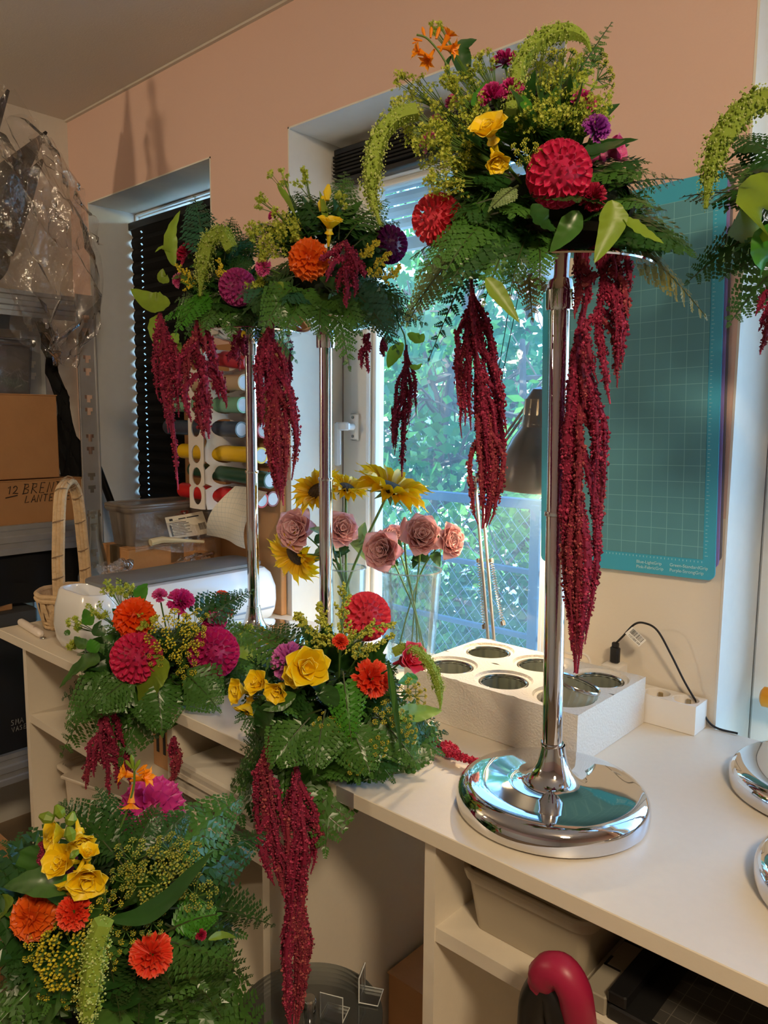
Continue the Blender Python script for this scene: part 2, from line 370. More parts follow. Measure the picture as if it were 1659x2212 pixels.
def leaf_cloud(n, cen, rad, size):
    mb = MB(); P = rng.normal(size=(n, 3)); P /= np.linalg.norm(P, axis=1)[:, None]; P *= (rng.random(n)**.45)[:, None]
    P = P*np.array(rad)+np.array(cen); A = rng.normal(size=(n, 3)); A /= np.linalg.norm(A, axis=1)[:, None]
    B = np.cross(A, rng.normal(size=(n, 3))); B /= np.linalg.norm(B, axis=1)[:, None]; s = size*(.6+.8*rng.random(n))[:, None]
    vs = np.stack([P, P+A*s*.5+B*s*.3, P+A*s, P+A*s*.5-B*s*.3], 1).reshape(-1, 3)
    mb.v = [tuple(x) for x in vs]; mb.f = [(4*i, 4*i+1, 4*i+2, 4*i+3) for i in range(n)]; mb.t = [0.]*len(vs); return mb
def tree(name, base, h, lean, cr, leaves, mi, label, size=.09, clouds=9):
    t = thing(name, base, label, 'tree', 'trees outside the window'); b = Vector(base); top = b+Vector((lean[0], lean[1], h))
    tr = MB(); path = bez(b, b+Vector((lean[0]*.2, 0, h*.5)), top, 10); tr.tube(path, [.055*(1-.7*i/10) for i in range(11)], 7)
    tips = []
    for k in range(26):
        s = path[random.randint(2, 9)]; e = s+Vector((R(-1, 1)*cr, R(-.8, .8)*cr, R(-.35, .8)*cr)); mid = (s+e)/2+rvec(.15)*cr
        q = bez(s, mid, e, 6); tr.tube(q, [.02*(1-.8*i/6) for i in range(7)], 5); tips.append(e)
        for j in range(5):
            s2 = q[random.randint(2, 6)]; e2 = s2+rvec(.42)*cr; tr.tube(bez(s2, (s2+e2)/2+rvec(.1)*cr, e2, 4), [.008*(1-.8*i/4) for i in range(5)], 4); tips.append(e2)
    tr.build('branches', M_bark, t)
    random.shuffle(tips)
    for e in tips[:clouds]:
        leaf_cloud(leaves//clouds, e, (cr*.42, cr*.42, cr*.34), size).build('foliage', LG[(mi+random.randint(0, 1)) % 3], t, kind='stuff')
tree('garden_tree', (-2.1, 3.5, -.35), 2.2, (-.3, .3), .85, 3600, 0, 'loose bright green tree with a thin leaning trunk behind the railing', .075, 14)
tree('garden_tree', (-2.75, 3.3, -.35), 2.5, (.2, .2), .9, 4200, 1, 'bushy mid green tree at the end of the railing by the window frame', .08, 14)
tree('garden_tree', (-3.6, 5.3, -.35), 3.6, (.5, .1), 1.6, 5200, 1, 'tall cool green tree in the row behind the nearest trees', .12, 14)
tree('garden_tree', (-5.6, 6.0, -.35), 3.8, (-.4, .2), 1.7, 5200, 2, 'wide dark green tree at the far end of the row behind', .13, 12)
for i, (x, y, s, lb) in enumerate(((-1.95, 2.95, .42, 'low light green shrub pressed against the railing post'), (-2.75, 2.9, .42, 'low dark green shrub behind the railing beside the frame'), (-2.35, 3.1, .40, 'small round shrub between the two railing shrubs'))):
    t = thing('garden_shrub', (x, y, -.35), lb, 'shrub', 'shrubs behind the railing')
    sb = MB()
    for k in range(14):
        e = Vector((x, y, -.35))+Vector((R(-1, 1)*s, R(-.4, .6)*s, R(.7, 2.6)*s)); sb.tube(bez((x, y, -.35), (x, y, .0), e, 6), [.01*(1-.8*j/6) for j in range(7)], 4)
    sb.build('stems', M_bark, t)
    for k in range(3): leaf_cloud(620, (x+R(-.1, .1), y, -.35+s*(.8+k*.65)), (s*.95, s*.6, s*.65), .055).build('foliage', LG[(i+k) % 3], t, kind='stuff')
hs = thing('house', (-9, 14, -.35), 'pale rendered house across the street behind the trees', 'house')
MB().box((-22, 14, -.35), (2, 20, 3.2)).build('wall', mat('house_render', C(235, 232, 224), .9), hs, False)
MB().prism([(-22.5, 13.6, 3.2), (-22.5, 20.4, 3.2), (-22.5, 17, 5)], (25, 0, 0)).build('roof', mat('roof_tile', C(150, 120, 105), .8), hs, False)
for k in range(5): MB().box((-20+k*4, 13.97, .6), (-18.8+k*4, 14.02, 2.0)).build('window', mat('dark_glass', C(70, 90, 110), .1), hs, False)
# ================================================================ blinds
M_black = mat('black_pleat_fabric', C(14, 14, 15), .8)
bl = thing('pleated_blind', (-2.2, 1.476, T), 'black pleated blind pulled right down over the left window', 'blind')
bx0, bx1, bzt = ony(293, 600, 1.476).x, W1[1]-.012, ony(300, 480, 1.476).z
MB().box((bx0-.012, 1.458, bzt-.026), (bx1, 1.480, bzt), .003).build('head_rail', mat('black_rail', C(16, 16, 18), .35), bl)
nple = 30; pz = (bzt-.026-.80)/nple; xa, xb = ony(311, 650, 1.476).x, ony(314, 650, 1.476).x
for i in range(nple):
    z = bzt-.026-i*pz; mb = MB()
    for (ya, za, yb, zb) in ((1.462, z, 1.480, z-pz/2), (1.480, z-pz/2, 1.462, z-pz)):
        P = lambda x, k, ya=ya, za=za, yb=yb, zb=zb: (x, ya+(yb-ya)*k, za+(zb-za)*k)
        for (u0, u1) in ((bx0+(.0 if True else 0), xa), (xb, bx1)):
            mb.add([P(u0, 0), P(u1, 0), P(u1, 1), P(u0, 1)], [(0, 1, 2, 3)])
        for k0, k1 in ((0, .36), (.64, 1)): mb.add([P(xa, k0), P(xb, k0), P(xb, k1), P(xa, k1)], [(0, 1, 2, 3)])
    # scalloped free edge
    mb.add([(bx0, 1.462, z), (bx0, 1.480, z-pz/2), (bx0-.010, 1.474, z-pz/2), (bx0, 1.462, z-pz)], [(0, 1, 2), (2, 1, 3)])
    mb.build('pleat', M_black, bl, False)
rb = thing('pleated_blind', (-1.13, 1.47, HEAD-.09), 'black pleated blind gathered up under the head of the clear window', 'blind')
p0 = ony(752, 330, 1.47); ptop = p0.z
MB().box((W2[0]+.03, 1.440, ptop-.012), (W2[1]-.03, 1.478, ptop+.004), .003).build('head_rail', mat('black_rail', C(16, 16, 18), .35), rb)
for i in range(6):
    z = ptop-.014-i*.009; MB().prism([(W2[0]+.032, 1.437, z), (W2[0]+.032, 1.478, z-.003), (W2[0]+.032, 1.478, z-.007), (W2[0]+.032, 1.437, z-.005)], (W2[1]-W2[0]-.064, 0, 0)).build('pleat', M_black, rb, False)
MB().box((W2[0]+.03, 1.442, ptop-.082), (W2[1]-.03, 1.476, ptop-.068), .003).build('bottom_rail', mat('black_rail', C(16, 16, 18), .35), rb)
for a, b in (((1136, 560), (1066, 905)), ((1118, 560), (1063, 880))):
    MB().tube([ony(a[0], a[1], 1.44), ony(b[0], b[1], 1.42)], .0009, 5).build('pull_cord', mat('black_cord', C(12, 12, 14), .6), rb)
# ================================================================ worktop and shelf units
M_mel = mat('white_melamine', C(226, 216, 198), .38, noise=(90, .015), bump=(400, .03))
MB().box((-1.944, TF, T-.022), (1.05, WY-.002, T), .0015).build('worktop', M_mel, None, False, label='long white worktop with a square front edge along the window wall', cat='worktop')
def unit(name, x0, x1, shelves, label):
    t = thing(name, ((x0+x1)/2, 1.02, 0), label, 'shelf unit'); zt = T-.023
    MB().box((x0, TF+.012, 0), (x0+.018, 1.30, zt)).build('side_panel', M_mel, t, False)
    MB().box((x1-.018, TF+.012, 0), (x1, 1.30, zt)).build('side_panel', M_mel, t, False)
    MB().box((x0+.018, 1.292, 0), (x1-.018, 1.30, zt)).build('back_panel', M_mel, t, False)
    for z in shelves: MB().box((x0+.018, TF+.014, z-.020), (x1-.018, 1.291, z)).build('shelf', M_mel, t, False)
xl = ony(52, 1420, .74).x-.006; xk = ony(917, 1900, .74).x
unit('shelf_unit', xl, -.915, (.692, .36, .06), 'white open shelf unit holding bins and papers at the end of the worktop')
MB().box((-1.214, TF+.016, .6925), (-1.198, 1.28, .856)).build('divider', M_mel, bpy.data.objects['shelf_unit'], False)
unit('shelf_unit', xk, .62, (.738, .40, .06), 'white open shelf unit with a grey bin below the tall chrome stand')
# edge repair tape on the worktop front
p = onz(745, 1712, T); MB().box((p.x-.022, TF-.0012, T-.0218), (p.x+.012, TF-.0002, T+.0006)).build('edge_tape', film('clear_tape', (.85, .82, .78, 1), .2, .2, .25), None, False, label='strip of clear tape stuck on the worktop edge', cat='tape')
# ================================================================ metal racking on the left wall
M_galv = mat('galvanised_steel', C(186, 188, 190), .34, .55, noise=(25, .08)); M_chip = mat('chipboard', C(150, 120, 84), .8, noise=(60, .2))
SX = -2.24
rk = thing('metal_racking', (-2.43, .6, 0), 'galvanised boltless shelving rack with slotted posts against the left wall', 'shelving')
ZT = onx(160, 637, SX).z+.004
def post(y0, y1, x, sx):
    """slotted L post: the front face is built round keyhole slots"""
    mb = MB(); yc = (y0+y1)/2; sl = []; z = .06
    for zc in np.arange(.12, ZT-.03, .118): sl += [zc, zc+.038]
    edges = [0.0]
    for s in sl:
        edges += [s-.013, s-.002, s+.009]
    edges += [ZT]
    hw = {0: .0, 1: .006, 2: .012}
    for i in range(len(edges)-1):
        a, b = edges[i], edges[i+1]; k = i % 3
        if k == 0: mb.box((x-.0015, y0, a), (x, y1, b))
        else:
            h = .006 if k == 1 else .012
            mb.box((x-.0015, y0, a), (x, yc-h, b)); mb.box((x-.0015, yc+h, a), (x, y1, b))
    for yy in (y0, y1-.006): mb.box((x-.0015, yy, 0), (x+sx*.005, yy+.006, ZT), .0015)
    mb.box((min(x, x-sx*.03), y1-.0015, 0), (max(x, x-sx*.03), y1, ZT))
    return mb
y0, y1 = onx(168, 800, SX).y, onx(210, 800, SX).y
post(y0, y1, SX, 1).build('post', M_galv, rk, False); post(.02, .08, SX, 1).build('post', M_galv, rk, False)
post(y0, y1, -2.62, -1).build('post', M_galv, rk, False); post(.02, .08, -2.62, -1).build('post', M_galv, rk, False)
LEV = [(onx(0, 678, SX).z, onx(0, 621, SX).z), (onx(0, 1202, SX).z, onx(0, 1138, SX).z), (onx(0, 1702, SX).z, onx(0, 1636, SX).z)]
def beam(a, b, x, s):
    h = b-a; pr = [(0, 0), (.006, 0), (.006, .18), (.002, .22), (.002, .38), (.009, .42), (.009, .60), (.002, .64), (.002, .80), (.006, .84), (.006, 1), (-.010, 1), (-.010, .93), (0, .93)]
    return MB().prism([(x+s*q[0], .08, a+h*q[1]) for q in pr], (0, y0-.08, 0))
for a, b in LEV:
    beam(a, b, SX-.006, 1).build('beam', M_galv, rk, False); beam(a, b, -2.612, -1).build('beam', M_galv, rk, False)
    MB().box((-2.60, .03, b-.022), (SX-.018, y1-.004, b-.006)).build('shelf', M_chip, rk, False)
# ================================================================ chrome stands
M_chrome = mat('chrome', C(222, 222, 224), .045, 1.0)
M_chrome_w = mat('scuffed_chrome', C(222, 222, 224), .06, 1.0, bump=(26, .05))
PLZ = 1.40+.212*.8966-.008
LEAN = -RT*.0115; LEAN.z = 0
def stand(x, y, label, z0=T, zp=PLZ, rb=.128, rp=.112, lean=None):
    t = thing('chrome_stand', (x, y, z0), label, 'flower stand', 'chrome flower stands'); h = zp-z0
    k = rb/.128
    b = MB().lathe([(0, .0005), (.122*k, .0005), (.127*k, .004), (.128*k, .012), (.127*k, .022), (.124*k, .029), (.117*k, .0345), (.108*k, .0370), (.090*k, .0378), (.060*k, .0384), (.044*k, .0398), (.035, .0440), (.026, .053), (.020, .066), (.0165, .082), (.0155, .090)], (x, y, z0), 64)
    b.build('base', M_chrome, t)
    for dz in (.0905, .405*h/.71): MB().lathe([(.0128, -.003), (.0150, -.003), (.0155, 0), (.0150, .003), (.0128, .003)], (x, y, z0+dz), 24).build('collar', M_chrome, t)
    MB().lathe([(.0132, .088), (.0132, .404*h/.71), (.0126, .406*h/.71), (.0126, h-.03)], (x, y, z0), 28).build('pole', M_chrome, t)
    MB().lathe([(.0, h-.046), (.0175, h-.046), (.0182, h-.043), (.0182, h+.020), (.0165, h+.022), (.0, h+.022)], (x, y, z0), 28).build('socket', M_chrome, t)
    MB().lathe([(.016, h-.022), (.030, h-.021), (.062, h-.013), (.090, h-.003), (rp-.001, h+.001), (rp, h+.003), (rp-.002, h+.005), (.088, h+.001), (.060, h-.008), (.030, h-.016), (.016, h-.017)], (x, y, z0), 64).build('dish', M_chrome, t)
    if lean:
        for ob in t.children:
            if ob.name.startswith('base'): continue
            for vv in ob.data.vertices:
                k2 = vv.co.z/h; vv.co.x += lean.x*k2; vv.co.y += lean.y*k2
    return t
SA = Vector((-.491, .882, T)); SB = Vector((-1.112, 1.053, T)); SC_ = Vector((-1.374, 1.074, T)); SG = Vector((-.222, 1.172, T)); SH = Vector((-.117, .936, T))
stand(SA.x, SA.y, 'tall chrome stand between the foam block and the worktop edge', lean=LEAN)
stand(SB.x, SB.y, 'chrome stand behind the arrangement with yellow freesias, next to the glass vases')
stand(SC_.x, SC_.y, 'chrome stand beside the white cutting machine')
stand(SG.x, SG.y, 'chrome stand near the door recess and the power strip')
stand(SH.x, SH.y, 'second chrome stand from the door recess, nearer the worktop front edge')
# floor stand that carries the big low arrangement, and the empty one with a glass top
SF = Vector((-.90, .47, 0)); stand(SF.x, SF.y, 'chrome stand on the floor under the big low arrangement', 0, .60, .13)
pd = onz(668, 2190, .50); gs = thing('glass_top_stand', (pd.x, pd.y, 0), 'empty chrome stand with a round glass plate and clear clips', 'flower stand')
MB().lathe([(0, .0005), (.12, .0005), (.126, .006), (.124, .02), (.11, .03), (.03, .035), (.018, .06), (.0135, .08), (.0135, .49), (0, .49)], (pd.x, pd.y, 0), 48).build('pole', M_chrome, gs)
M_plate = film('smoked_glass_plate', (.70, .74, .74, 1), .34, .03, haze=.30, hazecol=C(150, 156, 154))
MB().lathe([(0, .492), (.112, .492), (.1125, .496), (.112, .50), (0, .50)], (pd.x, pd.y, 0), 72).build('glass_plate', M_plate, gs)
MB().lathe([(0, .5), (.0105, .5), (.0105, .524), (.009, .527), (0, .527)], (pd.x, pd.y, 0), 24).build('knob', M_chrome, gs)
M_acr = film('clear_acrylic', (.93, .95, .95, 1), .25, .03, .08)
for u, v, a in ((782, 2150, .5), (716, 2205, 2.0)):
    q = onz(u, v, .501); m = Matrix.Translation(q) @ Matrix.Rotation(a, 4, 'Z')
    MB().box((-.002, -.018, 0), (.001, .018, .042), M=m).box((0, -.018, 0), (.03, .018, .003), M=m).build('clear_clip', M_acr, gs, False)
    ed = MB(); P3 = lambda *c: m @ Vector(c)
    ed.tube([P3(0, -.018, .001), P3(0, -.018, .042), P3(0, .018, .042), P3(0, .018, .001)], .0009, 5); ed.tube([P3(0, -.018, .002), P3(.03, -.018, .002), P3(.03, .018, .002), P3(0, .018, .002)], .0009, 5)
    ed.build('clip_edge', mat('acrylic_edge', C(235, 238, 235), .2), gs)
# ================================================================ foam block with six lantern glasses
FX0, FX1, FY0, FY1, FZ = -.866, -.524, 1.012, 1.252, .963
M_foam = mat('white_foam', C(240, 234, 224), .9, bump=(260, .35), trans=.12)
fb = MB(); hx = [FX0+(FX1-FX0)*(.5+i)/3 for i in range(3)]; hy = [FY0+(FY1-FY0)*(.5+j)/2 for j in range(2)]; cwx, cwy, n = (FX1-FX0)/3, (FY1-FY0)/2, 48
HR, RR = .0425, .050
for x in hx:
    for y in hy:
        rect = []
        for k in range(n):
            a = 2*math.pi*k/n; c, s = math.cos(a), math.sin(a); m_ = min((cwx/2)/max(abs(c), 1e-6), (cwy/2)/max(abs(s), 1e-6)); rect.append((x+c*m_, y+s*m_, FZ))
        rings = [rect] + [[(x+r*math.cos(2*math.pi*k/n), y+r*math.sin(2*math.pi*k/n), z) for k in range(n)] for r, z in ((RR, FZ), (RR-.003, FZ-.004), (HR, FZ-.005), (HR, FZ-.075), (0.001, FZ-.075))]
        vs = [p for r in rings for p in r]
        fb.add(vs, [(i*n+j, i*n+(j+1) % n, i*n+n+(j+1) % n, i*n+n+j) for i in range(len(rings)-1) for j in range(n)])
z0 = T+.0006
fb.add([(FX0, FY0, z0), (FX1, FY0, z0), (FX1, FY1, z0), (FX0, FY1, z0), (FX0, FY0, FZ), (FX1, FY0, FZ), (FX1, FY1, FZ), (FX0, FY1, FZ)], [(3, 2, 1, 0), (0, 1, 5, 4), (1, 2, 6, 5), (2, 3, 7, 6), (3, 0, 4, 7)])
fb.build('foam_block', M_foam, None, label='thick white packing foam block with six round holes beside the lamp', cat='packing foam')
M_rib = film('ribbed_grey_glass', (.55, .58, .56, 1), .40, .06, haze=.30, hazecol=C(120, 124, 116))
LB = [['ribbed grey lantern glass sunk in the foam hole nearest the glass vases', 'ribbed grey lantern glass in the foam corner hole by the desk lamp'], ['ribbed grey lantern glass in the middle foam hole on the flower side', 'ribbed grey lantern glass in the middle foam hole on the wall side'], ['ribbed grey lantern glass tilted half out of its foam hole', 'ribbed grey lantern glass in the foam corner hole by the power strip']]
for i, x in enumerate(hx):
    for j, y in enumerate(hy):
        tl = (i == 2 and j == 0); t = thing('lantern_glass', (x, y, FZ-.0745), LB[i][j], 'lantern glass', 'lantern glasses in the foam')
        m = Matrix.Translation((x, y, FZ-.070)) @ (Matrix.Translation((.0, .0, .030)) @ Matrix.Rotation(math.radians(-12), 4, 'X') @ Matrix.Rotation(math.radians(12), 4, 'Y') if tl else Matrix.Identity(4))
        g = MB(); nn = 72
        rows = [(.0392, z) for z in np.linspace(.022, .062, 11)]; vs = []
        for ri, (r, z) in enumerate(rows):
            for k in range(nn): rr = r-.0026*(k % 4 in (0, 1))*(ri % 2) ; vs.append(m @ Vector((rr*math.cos(2*math.pi*k/nn), rr*math.sin(2*math.pi*k/nn), z)))
        fs = [(a*nn+k, a*nn+(k+1) % nn, a*nn+nn+(k+1) % nn, a*nn+nn+k) for a in range(len(rows)-1) for k in range(nn)]
        vs.append(m @ Vector((0, 0, .022))); fs += [((k+1) % nn, k, len(vs)-1) for k in range(nn)]
        g.add(vs, fs); g.build('ribbed_bowl', mat('ribbed_glass_grey', C(150, 154, 140), .25, .25), t)
        MB().lathe([(.0375, .060), (.0402, .061), (.0405, .064), (.0395, .066), (.0375, .064)], n=48, M=m).build('rim', mat('silver_rim', C(200, 200, 196), .15, 1), t)
# ================================================================ power strip, charger, cables
M_plastic = mat('white_plastic', C(236, 230, 220), .35)
pa = onz(1512, 1578, T); px0, px1, py1 = -.590, pa.x+.002, WY-.006; py0 = py1-.052; pz = T+.050
ps = thing('power_strip', ((px0+px1)/2, (py0+py1)/2, T), 'white power strip lying between the foam block and the wall corner', 'power strip')
pcy = (py0+py1)/2; pcx = [onz(u, v, pz).x for u, v in ((1438, 1512), (1480, 1520))]; pcx = [px1-.076, px1-.027]
pcut = [px0, (pcx[0]+pcx[1])/2, px1]; pb_ = MB(); n = 40
for i, xc in enumerate(pcx):                                        # top face built round two real wells
    rect = []
    for k in range(n):
        a_ = 2*math.pi*k/n; c, s_ = math.cos(a_), math.sin(a_); wx = (pcut[i+1]-xc) if c > 0 else (xc-pcut[i]); m_ = min(wx/max(abs(c), 1e-6), (py1-pcy)/max(abs(s_), 1e-6)); rect.append((xc+c*m_, pcy+s_*m_, pz))
    rings = [rect]+[[(xc+r*math.cos(2*math.pi*k/n), pcy+r*math.sin(2*math.pi*k/n), z) for k in range(n)] for r, z in ((.0222, pz), (.0212, pz-.001), (.0200, pz-.016), (.0005, pz-.016))]
    pb_.add([q for r in rings for q in r], [(a2*n+k, a2*n+(k+1) % n, a2*n+n+(k+1) % n, a2*n+n+k) for a2 in range(4) for k in range(n)])
zb_ = T+.0006; e_ = .0
pb_.add([(px0, py0, zb_), (px1, py0, zb_), (px1, py1, zb_), (px0, py1, zb_), (px0, py0, pz), (px1, py0, pz), (px1, py1, pz), (px0, py1, pz)], [(3, 2, 1, 0), (0, 1, 5, 4), (1, 2, 6, 5), (2, 3, 7, 6), (3, 0, 4, 7)])
pb_.build('body', M_plastic, ps)
for xc in pcx:
    for s_ in (-1, 1): MB().lathe([(.0015, .0), (.0028, .0), (.0028, .0015), (.0015, .0015), (.0015, .0)], (xc+s_*.0095, pcy, pz-.0159), 12).build('contact', mat('brass_pin', C(200, 180, 140), .3, 1), ps)
    MB().box((xc-.004, pcy+.0125, pz-.0158), (xc+.004, pcy+.0165, pz-.004), .001).build('earth_clip', mat('brass_pin', C(200, 180, 140), .3, 1), ps)
ch = thing('phone_charger', (-.600, 1.288, T), 'white plug-in charger block behind the foam block', 'charger')
qc = ony(1328, 1432, 1.285); MB().box((qc.x-.017, 1.264, T+.0006), (qc.x+.017, 1.304, qc.z), .003).build('charger_body', M_plastic, ch)
cb = thing('charging_cable', (qc.x, 1.285, qc.z), 'black charging cable with a barcode tag arching up from the charger', 'cable')
M_cab = mat('black_rubber', C(22, 20, 20), .45)
pb = qc+Vector((0, 0, .0006)); MB().box((pb.x-.0085, 1.2785, pb.z), (pb.x+.0085, 1.2905, pb.z+.030), .003).box((pb.x-.006, 1.280, pb.z+.029), (pb.x+.006, 1.289, pb.z+.038), .002).build('usb_plug', M_cab, cb)
path = [pb+Vector((0, 0, .036))] + [ony(u, v, yy) for u, v, yy in ((1345, 1375, 1.282), (1370, 1349, 1.276), (1392, 1346, 1.274), (1420, 1362, 1.276), (1450, 1415, 1.282), (1480, 1475, 1.292), (1510, 1525, 1.302), (1540, 1568, 1.309))]
path.append(Vector((path[-1].x+.04, 1.3105, T+.003)));
MB().tube(catmull(path, 8), .0019, 8).build('cord', M_cab, cb)
tg0, tg1 = ony(1358, 1361, 1.270), ony(1388, 1390, 1.266); ax_ = (tg1-tg0).normalized(); nrm = -FW; side = ax_.cross(nrm).normalized(); wd = .0085
tgm = MB(); P = [tg0-side*wd, tg0+side*wd, tg1+side*wd, tg1-side*wd]; tgm.prism(P, nrm*.0004); tgo = tgm.build('barcode_tag', mat('tag_paper', C(240, 238, 230), .7), cb, False)
bc = MB(); L_ = (tg1-tg0).length
for k in range(19):
    s0 = .10+.8*k/19+R(0, .008); o_ = tg0+ax_*L_*s0+nrm*.0006; w_ = L_*random.choice((.012, .02, .028)); bc.prism([o_-side*wd*.9, o_-side*wd*.9+ax_*w_, o_+side*wd*.2+ax_*w_, o_+side*wd*.2], nrm*.0001)
bc.build('barcode', mat('print_black', C(30, 28, 28), .7), tgo, False)
text_obj('6413001211', .0052, frame(-ax_, nrm, tg1+side*wd*.42+nrm*.0007-ax_*.002) , mat('print_black', C(30, 28, 28), .7), tgo)
w0 = [onz(u, v, z) for u, v, z in ((1215, 1405, .985), (1232, 1402, .99), (1255, 1418, .985), (1270, 1415, .98), (1278, 1432, .96))]
wc = [Vector((p.x, 1.262, p.z+.03)) for p in [ony(u, v, 1.262) for u, v in ((1180, 1395), (1205, 1400), (1230, 1412), (1255, 1410), (1275, 1432))]]
wc = [Vector((p.x, p.y, p.z-.03)) for p in wc]+[Vector((wc[-1].x+.004, 1.262, T+.004))]
MB().tube(catmull(wc, 6), .0022, 8).build('lamp_flex', M_plastic, None, label='thin white cable looping behind the foam block', cat='cable')
# ================================================================ cutting mats on the wall
def sheet(x0, x1, z0, z1, y, r, th):
    poly = []
    for cx_, cz_, a0 in ((x1-r, z0+r, -90), (x1-r, z1-r, 0), (x0+r, z1-r, 90), (x0+r, z0+r, 180)):
        for k in range(7): a = math.radians(a0+15*k); poly.append((cx_+r*math.cos(a), y, cz_+r*math.sin(a)))
    return MB().prism(poly, (0, th, 0))
mx0, mx1, mz0, mz1 = -.766, -.436, ony(1420, 1243, 1.302).z, ony(1450, 395, 1.302).z
mt = thing('cutting_mat', ((mx0+mx1)/2, 1.302, mz0), 'turquoise gridded cutting mat hanging in front of the other mats', 'cutting mat', 'cutting mats on the wall')
M_mat = mat('mat_border', C(64, 172, 204), .45)
sheet(mx0, mx1, mz0, mz1, 1.302, .012, .003).build('border', M_mat, mt, False)
M_mg = grid_mat('mat_grid', C(86, 150, 164), C(124, 186, 194), .0272, .0010, rough=.55, noise=.10)
ga, gb, gc, gd = mx0+.012, mx1-.020, mz0+.034, mz1-.034
MB().box((ga, 1.3012, gc), (gb, 1.302, gd)).build('adhesive_area', M_mg, mt, False)
M_print = mat('mat_print', C(190, 232, 236), .6); tick = MB()
for k in range(110):
    z = gc+.006+k*.00635
    if z < gd: tick.box((gb+.003, 1.3012, z), (gb+.003+(.005 if k % 4 == 0 else .003), 1.3018, z+.0006))
for k in range(48):
    x = ga+.004+k*.00635
    if x < gb: tick.box((x, 1.3012, gc-.006), (x+.0006, 1.3018, gc-.003))
tick.build('ruler_ticks', M_print, mt, False, kind='stuff')
Mt = lambda dx, dz: frame((1, 0, 0), (0, -1, 0), (mx1-dx, 1.3012, mz0+dz))
for s, u, v in (('Blue-LightGrip', .136, .017), ('Pink-FabricGrip', .136, .008), ('Green-StandardGrip', .076, .017), ('Purple-StrongGrip', .076, .008)): text_obj(s, .0078, Mt(u, v), M_print, mt)
for i, (m, lb) in enumerate(((mat('mat_violet', C(150, 130, 190), .5), 'violet cutting mat showing as a strip behind the turquoise mat'), (mat('mat_grey', C(120, 118, 122), .5), 'grey backing mat closest to the wall behind the violet mat'))):
    t = sheet(mx0+.006+i*.004, mx1+.004+i*.003, mz0+.02+i*.01, mz1-.01, 1.306+i*.004, .012, .003).build('cutting_mat', m, None, False, label=lb, cat='cutting mat', group='cutting mats on the wall')
mpv = Vector(((mx0+mx1)/2, 1.302, mz0)); MR = Matrix.Rotation(math.radians(-1.6), 4, 'Y'); mt.rotation_euler = (0, math.radians(-1.6), 0)
for o_ in [q for q in bpy.data.objects if q.name in ('cutting_mat.001', 'cutting_mat.002')]: o_.matrix_basis = Matrix.Translation(mpv) @ MR @ Matrix.Translation(-mpv)
# ================================================================ desk lamp
M_lamp = mat('grey_lamp_enamel', C(128, 126, 122), .28, .35); LY = 1.40
dl = thing('desk_lamp', (-.90, 1.296, T), 'grey spring-arm desk lamp clamped behind the foam block', 'lamp')
rim_c = ony(1150, 1058, LY); top_c = ony(1168, 835, LY); axl = (top_c-rim_c).normalized(); Hh = (top_c-rim_c).length; K = frame(axl.orthogonal(), axl, rim_c)
sr = pxsize(78, depth(rim_c)); nr = pxsize(32, depth(top_c)); hs_ = Hh*.62
MB().lathe([(sr*1.0, 0), (sr*1.01, .002), (sr*.97, hs_*.25), (sr*.86, hs_*.55), (sr*.66, hs_*.80), (nr*1.10, hs_*.99), (nr*1.08, hs_*.985), (sr*.64, hs_*.78), (sr*.84, hs_*.53), (sr*.95, hs_*.23), (sr*.985, .001)], n=48, M=K).build('shade', M_lamp, dl)
nk = MB(); nn = 48; zA, zB, zC, zD = hs_, hs_+(Hh-hs_)*.28, hs_+(Hh-hs_)*.68, Hh*.90
def ringband(r0, z0_, r1, z1_, skip=None):
    for k in range(nn):
        if skip and k % 4 in (1,): continue
        a, b = 2*math.pi*k/nn, 2*math.pi*(k+1)/nn
        nk.add([K @ Vector(p) for p in ((r0*math.cos(a), r0*math.sin(a), z0_), (r0*math.cos(b), r0*math.sin(b), z0_), (r1*math.cos(b), r1*math.sin(b), z1_), (r1*math.cos(a), r1*math.sin(a), z1_))], [(0, 1, 2, 3)])
ringband(nr*1.12, zA-.002, nr*1.1, zA+.004); ringband(nr*1.08, zA+.004, nr*1.04, zB); ringband(nr*1.04, zB, nr, zC, True); ringband(nr, zC, nr*.9, zD); ringband(nr*.9, zD, nr*.55, Hh*.975); ringband(nr*.55, Hh*.975, .001, Hh)
nk.build('vented_neck', M_lamp, dl)
bulb = MB().lathe([(0, hs_*.38), (.012, hs_*.40), (.019, hs_*.52), (.018, hs_*.66), (.010, hs_*.85), (.009, hs_*.95)], n=20, M=K).build('bulb', mat('lit_bulb', C(255, 230, 190), .3, emit=((1, .80, .52, 1), 14)), dl)
pl = bpy.data.lights.new('desk_lamp_bulb', 'POINT'); pl.energy = 17.0; pl.color = (1, .73, .42); pl.shadow_soft_size = .02
plo = bpy.data.objects.new('desk_lamp_bulb', pl); COL.objects.link(plo); plo.location = K @ Vector((0, 0, hs_*.28))
M_arm = mat('lamp_arm_grey', C(170, 170, 168), .3, .5); clampP = Vector((-.905, 1.292, T)); el = ony(1032, 1030, 1.36); lo = ony(1064, 1384, 1.300)
MB().box((lo.x-.02, 1.270, T+.0006), (lo.x+.02, 1.308, T+.02), .003).tube([(lo.x, 1.29, T+.018), (lo.x, 1.295, lo.z+.004)], .007, 12).build('clamp', M_arm, dl)
sd = Vector((.741, .672, 0))*.006
for s in (-1, 1): MB().tube([Vector((lo.x, 1.295, lo.z))+sd*s, el+sd*s], .0034, 8).build('lower_arm', M_arm, dl)
j = ony(1138, 882, LY+.01)
for s in (-1, 1): MB().tube([el+Vector((0, 0, .007))*s, j+Vector((0, 0, .007))*s], .003, 8).build('upper_arm', M_arm, dl)
